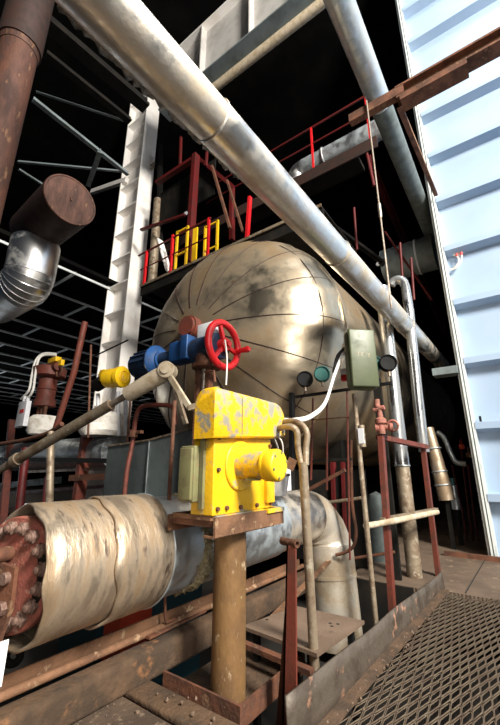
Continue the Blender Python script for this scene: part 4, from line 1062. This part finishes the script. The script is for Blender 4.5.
def grating():
    # expanded metal: lozenge cells with oval holes, strands tilted
    S, L = .0255, .095; TH = -.13; ct, st = math.cos(TH), math.sin(TH)
    m = MB(); V_ = []; F = []
    def cell(ox, oy):
        out = []; inn = []
        for k in range(12):
            a = math.pi/6*k; ca, sa = math.cos(a), math.sin(a); den = abs(ca)+abs(sa)
            out.append((S*ca/den, L*sa/den)); inn.append((S*.75*ca/den**.6, L*.73*sa/den**.6))
        b0 = len(V_)
        for q, zz in ((out, .004), (inn, .007)):
            for k, (x, y) in enumerate(q): V_.append((ox+ct*x-st*y, oy+st*x+ct*y, zz*math.cos(math.pi/6*k)))
        for k in range(12):
            q = (k+1) % 12; F.append((b0+k, b0+q, b0+12+q, b0+12+k))
    for j in range(-30, 60):
        for i in range(-60, 60):
            x = (2*i+(j % 2))*S; y = j*L
            gx, gy = ct*x-st*y, 2.5+st*x+ct*y
            kx = -1.02+.135*(gy-1.70)/3.02+.03
            if kx+S < gx < 1.15 and .55 < gy < 4.58: cell(gx, gy)
    m.add(V_, F)
    o = m.build('floor_grating', 'grate', angle=60)
    md = o.modifiers.new('thickness', 'SOLIDIFY'); md.thickness = .006; md.offset = 0
    tag(o, 'rusty expanded metal walkway grating filling the lower right floor', 'grating')
    # bearers underneath
    for x in (-.3, .6):
        struct(MB().span((x-.03, .5, -.14), (x+.03, 4.6, -.02)).build('floor_beam', 'blacksteel'))
grating()
# grit lying on the grating and along kerb
g = MB(); rr = random.Random(9)
for i in range(170):
    if i < 110:
        y = rr.uniform(1.72, 4.5); x = -1.02+.135*(y-1.70)/3.02+abs(rr.gauss(0, .035))+.025
    else: x, y = rr.uniform(-2.0, -1.0), rr.uniform(1.2, 1.75)
    s = rr.uniform(.003, .011); bm = bmesh.new(); bmesh.ops.create_icosphere(bm, subdivisions=1, radius=s)
    for q in bm.verts: q.co *= rr.uniform(.7, 1.3)
    g.bm(bm, V((x, y, s*.6+(.012 if i < 110 else .02 if y > 1.56 else 0))))
o = single('grit', g, 'plate', 'crumbs of brown grit scattered along the kerb and floor', 'grit'); o['kind'] = 'stuff'

# ================================================================== LIGHT
def area(name, loc, target, size, size_y, power, color):
    l = bpy.data.lights.new(name, 'AREA'); l.shape = 'RECTANGLE'; l.size = size; l.size_y = size_y; l.energy = power; l.color = color
    o = bpy.data.objects.new(name, l); col.objects.link(o); o.location = loc
    o.rotation_euler = (V(target)-V(loc)).to_track_quat('-Z', 'Y').to_euler(); return o
area('window_daylight', (8.0, -.6, 9.0), (-2.6, 3.6, 1.8), 2.4, 3.2, 6800, (1, .95, .86))
area('door_daylight', (4.0, -2.8, 2.7), (-1.8, 3.2, 1.6), 3.0, 3.6, 380, (1, .93, .84))
area('aisle_joist_fill', (-24, 4.0, 1.5), (-15, 9, 6.3), 6, 2.5, 380, (.9, .96, 1))  # added fill without a window, brightens the aisle joists from below
area('roof_light', (2.3, 3.9, 13.0), (1.4, 5.6, 4), 2.5, 2.2, 420, (.95, .98, 1))
w = bpy.data.worlds.new('world'); sc.world = w; w.use_nodes = True
bg = w.node_tree.nodes['Background']; bg.inputs['Color'].default_value = (.55, .72, 1, 1); bg.inputs['Strength'].default_value = .03
sc.view_settings.view_transform = 'Standard'; sc.view_settings.look = 'None'; sc.view_settings.exposure = -.5; sc.view_settings.gamma = 1
